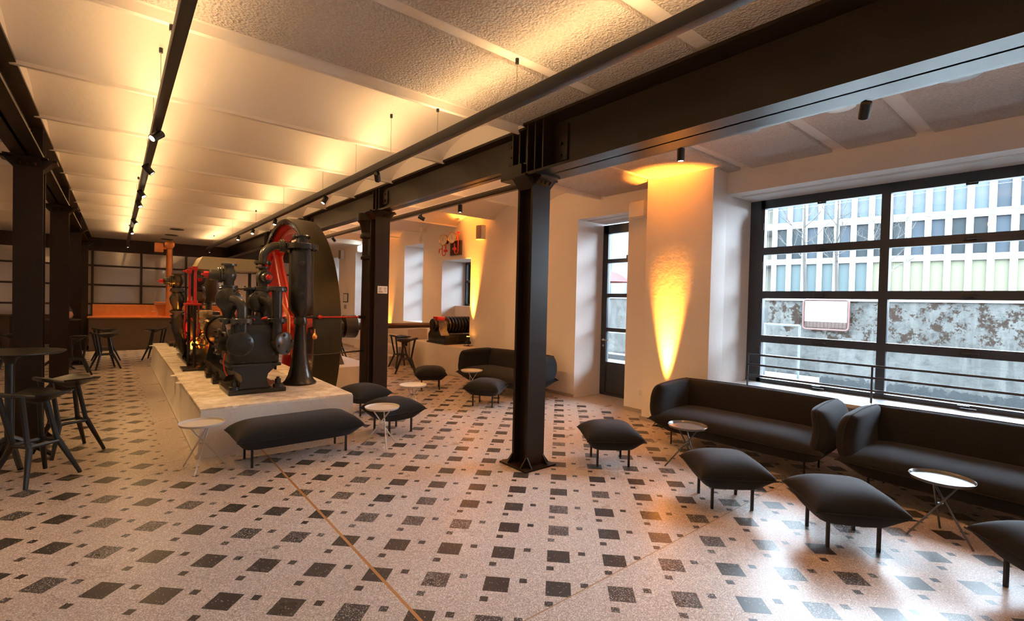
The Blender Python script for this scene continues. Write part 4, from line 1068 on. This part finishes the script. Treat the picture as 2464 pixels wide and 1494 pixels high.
m.cyl((1.0, 9.75, .60), (1.0, 9.75, 1.36), .014); m.cyl((1.03, 9.62, .60), (1.03, 9.62, .95), .012)
part('oil_cups', m, BRASS)
m = MB(); m.lathe((1.0, 9.86, 1.14), (-1, -.4, 0), [(0, .10), (.02, .115), (.04, .10), (.05, .03)], 24); m.tube([(.98, 9.6, 1.30), (1.05, 9.55, 1.18), (1.04, 9.6, 1.0), (1.1, 9.55, .8)], .012, 8); part('valve_gear', m, RED)
# rear cylinder group
def rear():
    y0 = 11.6
    foot(1.0, 1.66, y0, y0+.8)
    m = MB(); m.prism([(1.12, zb+.05), (1.18, .70), (1.06, .85), (1.06, 1.30), (1.56, 1.30), (1.56, .85), (1.46, .70), (1.52, zb+.05)], 'y', y0+.05, y0+.7); m.cyl((1.32, y0-.6, 1.12), (1.32, y0+.9, 1.12), .22, n=30); part('cylinder_body', m)
    for zc, yy in ((1.12, 11.0), (1.12, 12.5)):
        m = MB(); c = Vector((1.02, yy, zc)); m.cyl(c, c+Vector((.25, 0, 0)), .15, n=26); m.lathe(c, (-1, -.25, 0), [(0, .20), (.04, .20), (.06, .17), (.07, .03)], 32); bolts(m, c+Vector((-.05, 0, 0)), (-1, -.25, 0), .16, 6, .018, .035); part('cover_disc', m)
rear()
m = MB(); m.tube([(.90, 10.5, 1.32), (.88, 10.45, 1.10), (.95, 10.5, .80), (1.02, 10.6, zb+.06)], [.07, .11, .10, .07], 16); part('side_bracket', m)
valve_stack(.862, 10.5, z0=1.38, sc=1.1, topz=2.0)
valve_stack(1.16, 10.4, z0=1.42, sc=1.1, face=(0, -1, 0))
m = MB(); P = [Vector((1.16, 10.4, 2.08)), Vector((1.16, 10.4, 2.13))]+[Vector((1.16+.16*(1-math.cos(PI/2*k/8)), 10.4, 2.13+.16*math.sin(PI/2*k/8))) for k in range(1, 9)]+[Vector((1.75, 10.4, 2.29))]
m.tube(P, .062, 18); part('elbow_pipe', m)
# red oil pump columns in the middle
for (x, y, zt, r) in ((.955, 8.9, 2.10, .020), (.905, 9.15, 2.06, .017)):
    m = MB(); m.cyl((x, y, 1.57), (x, y, zt), r, n=14); m.box(x-.05, x+.03, y-.03, y+.03, zt-.03, zt+.03, bev=.01); m.cyl((x-.09, y, zt), (x-.04, y, zt), .014); m.cyl((x, y, 1.54), (x, y, 1.60), .036); part('oil_column', m, RED)
m = MB(); m.box(.83, 1.04, 8.86, 9.20, 1.53, 1.56, bev=.006); m.tube([(.86, 9.1, 1.55), (.84, 9.1, 1.2), (.86, 9.15, 1.0)], .014, 8); m.tube([(1.0, 8.9, 1.55), (1.02, 8.92, 1.1), (.90, 9.0, .95)], .012, 8); m.tube([(.88, 9.6, 1.05), (.98, 9.4, .98), (.9, 9.2, .95)], .012, 8); part('oil_manifold', m, RED)
m = MB()
for (x, y) in ((.955, 8.95), (.905, 9.2)): m.cyl((x, y, zb+.04), (x, y, 1.53), .022, n=12)
m.box(.80, 1.02, 8.85, 9.3, zb, zb+.03); m.tube([(.95, 8.95, .92), (1.10, 8.9, .90)], .012, 8); m.lathe((.95, 8.93, .92), (-.2, -1, 0), [(0, .03), (.02, .034), (.04, .02)], 14)
part('oil_stand', m)
for (x, y, z) in ((1.42, 8.15, 1.62), (.97, 9.7, 1.58)):
    m = MB(); m.lathe((x, y, z-.12), (0, 0, 1), [(0, .02), (.05, .02), (.06, .045), (.075, .045)], 18); m.lathe((x, y, z+.07), (0, 0, 1), [(0, .045), (.012, .045), (.03, .025), (.06, .012), (.08, .02), (.09, .004)], 18); m.cyl((x, y, 1.25), (x, y, z-.11), .010)
    o = part('lubricator', m, BRASS); MB().cyl((x, y, z-.045), (x, y, z+.07), .04, n=20).build('glass_cup', mat('amber_oil_glass', (.75, .60, .40), .08, var=.05, spec=.9), o)
    m = MB(); m.tube([(x-.03, y, z-.16), (x-.03, y, z-.26), (x+.02, y-.01, z-.30), (x+.06, y, z-.24), (x+.03, y, z-.18)], .010, 8); part('handwheel', m, RED)
# red small cable and lever
m = MB(); m.tube([(1.02, 6.62, 1.0), (.99, 6.56, .90), (1.005, 6.55, .80), (1.03, 6.55, .74)], .007, 6); m.tube([(1.25, 6.55, 1.42), (1.36, 6.6, 1.40), (1.46, 6.55, 1.43)], .016, 8); part('red_lever', m, RED)
# hood over the running gear
m = MB(); m.prism([(.98, 2.10), (1.88, 2.10), (1.88, 2.13), (1.80, 2.30), (1.06, 2.30), (.98, 2.13)], 'y', 9.0, 9.75)
part('hood', m, mat('olive_metal_hood', (.62, .52, .28), .28, .5, var=.1))
m = MB()
for (x, y) in ((1.0, 9.7), (1.86, 9.7), (1.86, 9.05)): m.box(x-.022, x+.022, y-.022, y+.022, zb+.04, 2.11)
part('hood_post', m)
# round bottomed tank behind
m = MB(); m.lathe((1.52, 11.9, 1.50), (0, 0, 1), [(0, .01), (.02, .09), (.06, .15), (.12, .17), (.75, .17), (.78, .2), (.82, .2)], 30); m.cyl((1.52, 11.9, 1.28), (1.52, 11.9, 1.52), .06); part('tank', m, GREYC)

# surge vessel
V0 = Vector((1.958, 6.93, .513))
t = thing('surge_vessel', 'tall black cast iron vessel with flared foot and flanged head on the plinth front', 'pressure vessel', V0)
m = MB()
m.lathe(V0, (0, 0, 1), [(0, .215), (.02, .215), (.05, .185), (.12, .150), (.25, .118), (.42, .095), (.62, .080), (.80, .073), (.815, .086), (.86, .086), (.875, .080), (.92, .076)], 40)
m.build('pedestal', IRON, t)
m = MB(); m.lathe(V0+Vector((0, 0, .90)), (0, 0, 1), [(0, .076), (.04, .085), (.09, .125), (.15, .150), (.22, .155), (.94, .155), (.95, .165)], 44)
for z in (1.20, 1.62):
    d = Vector((-.2, -1, 0)).normalized(); m.lathe(V0+Vector((0, 0, z))+d*.14-Vector((0, 0, .0)), d, [(0, .05), (.025, .045), (.03, .03), (.045, .028)], 18)
m.build('vessel_body', IRON, t)
m = MB(); c = V0+Vector((0, 0, 1.865)); flange(m, c, (0, 0, 1), .212, .075, 12, .016); m.build('head_flange', IRON, t)
m = MB(); c = V0+Vector((0, 0, 1.90)); m.cyl(c, c+Vector((0, 0, .11)), .075); flange(m, c+Vector((0, 0, .105)), (0, 0, 1), .118, .028, 6, .010); m.build('top_outlet', IRON, t)
m = MB(); c = V0+Vector((-.14, -.0, 1.855)); m.tube([c, c+Vector((-.10, .02, 0))], .052, 18); m.build('side_inlet', GREYC, t)

# flywheel
FY, FZ, FR, FX1, FX2 = 9.87, 1.11, 2.05, 2.42, 2.85
t = thing('flywheel', 'giant flywheel with dark broad rim and red spokes behind the vessel', 'flywheel', (2.63, FY, FZ))
m = MB()
def wheelrim(prof, n=120):
    V = []; F = []
    for k in range(n):
        a = 2*PI*k/n
        for (x, r) in prof: V.append((x, FY+r*math.cos(a), FZ+r*math.sin(a)))
    p = len(prof)
    for k in range(n):
        j = (k+1) % n
        for i in range(p):
            i2 = (i+1) % p; F.append((k*p+i, j*p+i, j*p+i2, k*p+i2))
    m._add(V, F)
wheelrim([(FX1, FR-.012), (FX1+.01, FR), (2.635, FR+.010), (FX2-.01, FR), (FX2, FR-.012), (FX2, FR-.055), (FX1, FR-.055)])
m.build('rim', IRONL, t, angle=30)
m = MB(); wheelrim([(FX1+.05, FR-.055), (FX2-.05, FR-.055), (FX2-.09, FR-.17), (FX1+.09, FR-.17)])
wheelrim([(2.56, FR-.16), (2.71, FR-.16), (2.71, FR-.27), (2.56, FR-.27)]); m.build('inner_rim', RED, t, angle=30)
m = MB(); n = 600; V = []; F = []
for k in range(n):
    a = 2*PI*k/n; ro = FR-.045; ri = FR-(.105 if k % 4 < 2 else .070)
    for (x, rr) in ((FX1+.002, ro), (FX1+.05, ro), (FX1+.05, ri), (FX1+.002, ri)): V.append((x, FY+rr*math.cos(a), FZ+rr*math.sin(a)))
for k in range(n):
    j = (k+1) % n
    for i in range(4): i2 = (i+1) % 4; F.append((k*4+i, j*4+i, j*4+i2, k*4+i2))
m._add(V, F)
m.build('tooth_ring', IRON, t)
for k in range(6):
    a = math.radians(52+60*k); u = Vector((0, math.cos(a), math.sin(a))); c = Vector((2.63, FY, FZ))
    m = MB(); m.tube([c+u*.25, c+u*.6, c+u*(FR-.30), c+u*(FR-.16)], [.115, .105, .085, .12], 18); m.build('spoke', RED, t)
m = MB(); m.lathe((2.38, FY, FZ), (1, 0, 0), [(0, .16), (.03, .19), (.12, .30), (.38, .30), (.47, .19), (.50, .16)], 36); m.build('hub', RED, t)

# shaft, bearing pedestal, motor
t = thing('drive_shaft', 'long dark steel shaft running from the flywheel to the wall block', 'shaft', (4.2, FY, FZ))
m = MB(); m.cyl((2.88, FY, FZ), (5.62, FY, FZ), .058, n=24); m.build('shaft', mat('oiled_dark_steel', (.09, .05, .035), .28, .6), t)
m = MB(); m.lathe((3.50, FY, FZ), (1, 0, 0), [(0, .08), (.02, .13), (.10, .135), (.12, .23), (.36, .24), (.38, .22), (.40, .10), (.48, .075)], 34); m.build('coupling', IRON, t)
t = thing('shaft_bearing', 'dark cast bearing pedestal right of the flywheel on a pale block', 'bearing', (3.28, FY, .42))
m = MB(); m.prism([(FY-.55, .40), (FY+.55, .40), (FY+.30, .62), (FY+.17, .98), (FY+.17, 1.08), (FY-.17, 1.08), (FY-.17, .98), (FY-.30, .62)], 'x', 3.08, 3.46); m.build('pedestal', IRON, t)
m = MB(); m.cyl((3.02, FY, FZ), (3.50, FY, FZ), .17, n=28); m.cyl((3.1, FY, FZ+.12), (3.1, FY, FZ+.26), .05); m.build('bearing_cap', IRON, t)
m = MB(); m.box(2.98, 3.95, 8.98, 10.8, 0, .40, bev=.02); solo('bearing_block', m, CONCPL, 'low cream masonry block under the shaft bearing, right of the flywheel', 'plinth', (3.45, 9.9, 0))
t = thing('ribbed_motor', 'dark ribbed machine with a red box on top, on the white wall block', 'motor', (6.1, 10.2, .655))
m = MB(); m.box(5.94, 6.72, 9.66, 10.52, .655, .70, bev=.01); m.box(5.96, 6.70, 9.70, 10.48, .69, .885, bev=.012)
for y in (9.76, 10.42): m.cyl((6.0, y, .885), (6.0, y, .92), .02, n=6)
m.build('base', IRON, t)
m = MB(); m.prism([(FY-.30, .88), (FY+.30, .88), (FY+.2, 1.0), (FY+.16, 1.22), (FY-.16, 1.22), (FY-.2, 1.0)], 'x', 5.78, 6.00); m.cyl((5.72, FY, FZ), (6.06, FY, FZ), .15, n=28); m.cyl((5.70, FY, FZ), (5.73, FY, FZ), .10, n=24); m.build('bearing', IRON, t)
m = MB(); m.cyl((6.04, FY, FZ), (6.76, FY, FZ), .165, n=30)
for k in range(8): m.lathe((6.06+.088*k, FY, FZ), (1, 0, 0), [(0, .17), (.012, .205), (.040, .205), (.052, .17)], 30)
m.build('ribbed_casing', IRON, t)
MB().box(5.79, 5.99, FY-.10, FY+.10, 1.22, 1.31, bev=.006).build('oil_box', RED, t)
# guard rail made of rods
t = thing('guard_rail', 'pair of thin rods, upper one red, fencing the flywheel beside the column with the plaque', 'guard rail', (2.7, 7.62, .9))
m = MB(); m.tube([(2.45, 7.82, 1.385), (3.22, 7.85, 1.385)], .013, 10); m.lathe((2.48, 7.82, 1.385), (1, 0, 0), [(0, .03), (.02, .035), (.04, .022), (.06, .022)], 14); m.tube([(1.72, 7.8, 1.40), (2.1, 7.81, 1.385)], .013, 10); m.build('upper_rod', RED, t)
m = MB(); m.cyl((2.1, 7.82, 1.385), (2.46, 7.82, 1.385), .020); m.cyl((3.14, 7.85, 1.385), (3.26, 7.86, 1.385), .026); m.tube([(2.1, 7.82, .80), (2.6, 7.82, .79), (3.26, 7.86, .82)], .013, 8)
m.cyl((2.40, 7.82, 1.385), (2.40, 7.82, 1.22), .010); m.build('lower_rod', IRON, t)
m = MB(); m.tube([(1.86, 7.5, 1.62), (1.92, 7.42, 1.45), (1.93, 7.40, 1.38), (1.93, 7.40, .86)], [.008, .022, .022, .022], 12); m.build('copper_post', COPPER, t)
MB().lathe((2.42, 7.80, 1.03), (0, 0, 1), [(0, .01), (.02, .035), (.06, .04), (.09, .02), (.11, .01), (.17, .008)], 14).build('hanging_tag', COPPER, t)

# ---- floor up-lights (orange)
def uplight(x, y, d, label, power, z=0, tilt=.0, size=38):
    t = thing('floor_uplight', label, 'floor light', (x, y, z), 'orange floor uplights')
    d = Vector(d).normalized(); c = Vector((x, y, z+.15))
    m = MB(); m.cyl(c-d*.07, c+d*.07, .045, n=20); m.box(x-.055, x+.055, y-.045, y+.045, z+.05, z+.11); m.build('lamp_body', BLACKM, t)
    MB().cyl(c+d*.071, c+d*.075, .036, n=18).build('lens', OLENS, t)
    m = MB(); m.box(x-.012, x+.012, y-.07, y+.07, z, z+.012)
    for s_ in (-1, 1): m.tube([(x, y+s_*.06, z+.15), (x+.02, y+s_*.06, z+.07), (x-.07, y+s_*.07, z+.01), (x+.08, y+s_*.07, z+.01)], .008, 6)
    m.build('stand', BLACKM, t)
    lamp('SPOT', 'orange_beam', c+d*.085, power, ORANGE, t, d, spot_size=math.radians(size), spot_blend=1.0, shadow_soft_size=.03)
    return t
uplight(5.90, 3.86, (.035, 0, 1), 'small black orange uplight on the floor at the left end of the pier sofa', 5200, size=25)
uplight(6.28, 8.98, (.03, 0, 1), 'small black orange uplight on the white block below the gauges', 90, z=.66, size=50) if False else uplight(6.27, 9.20, (.035, .0, 1), 'small black orange uplight on the white block below the gauges', 2900, z=.655, size=28)
uplight(.97, 9.45, (.45, .85, .75), 'small orange uplight on the plinth among the machine parts', 300, z=.56, size=85)
uplight(6.25, 13.6, (.05, 0, 1), 'orange uplight at the far wall, its glow just right of the column with the plaque', 600, size=30)
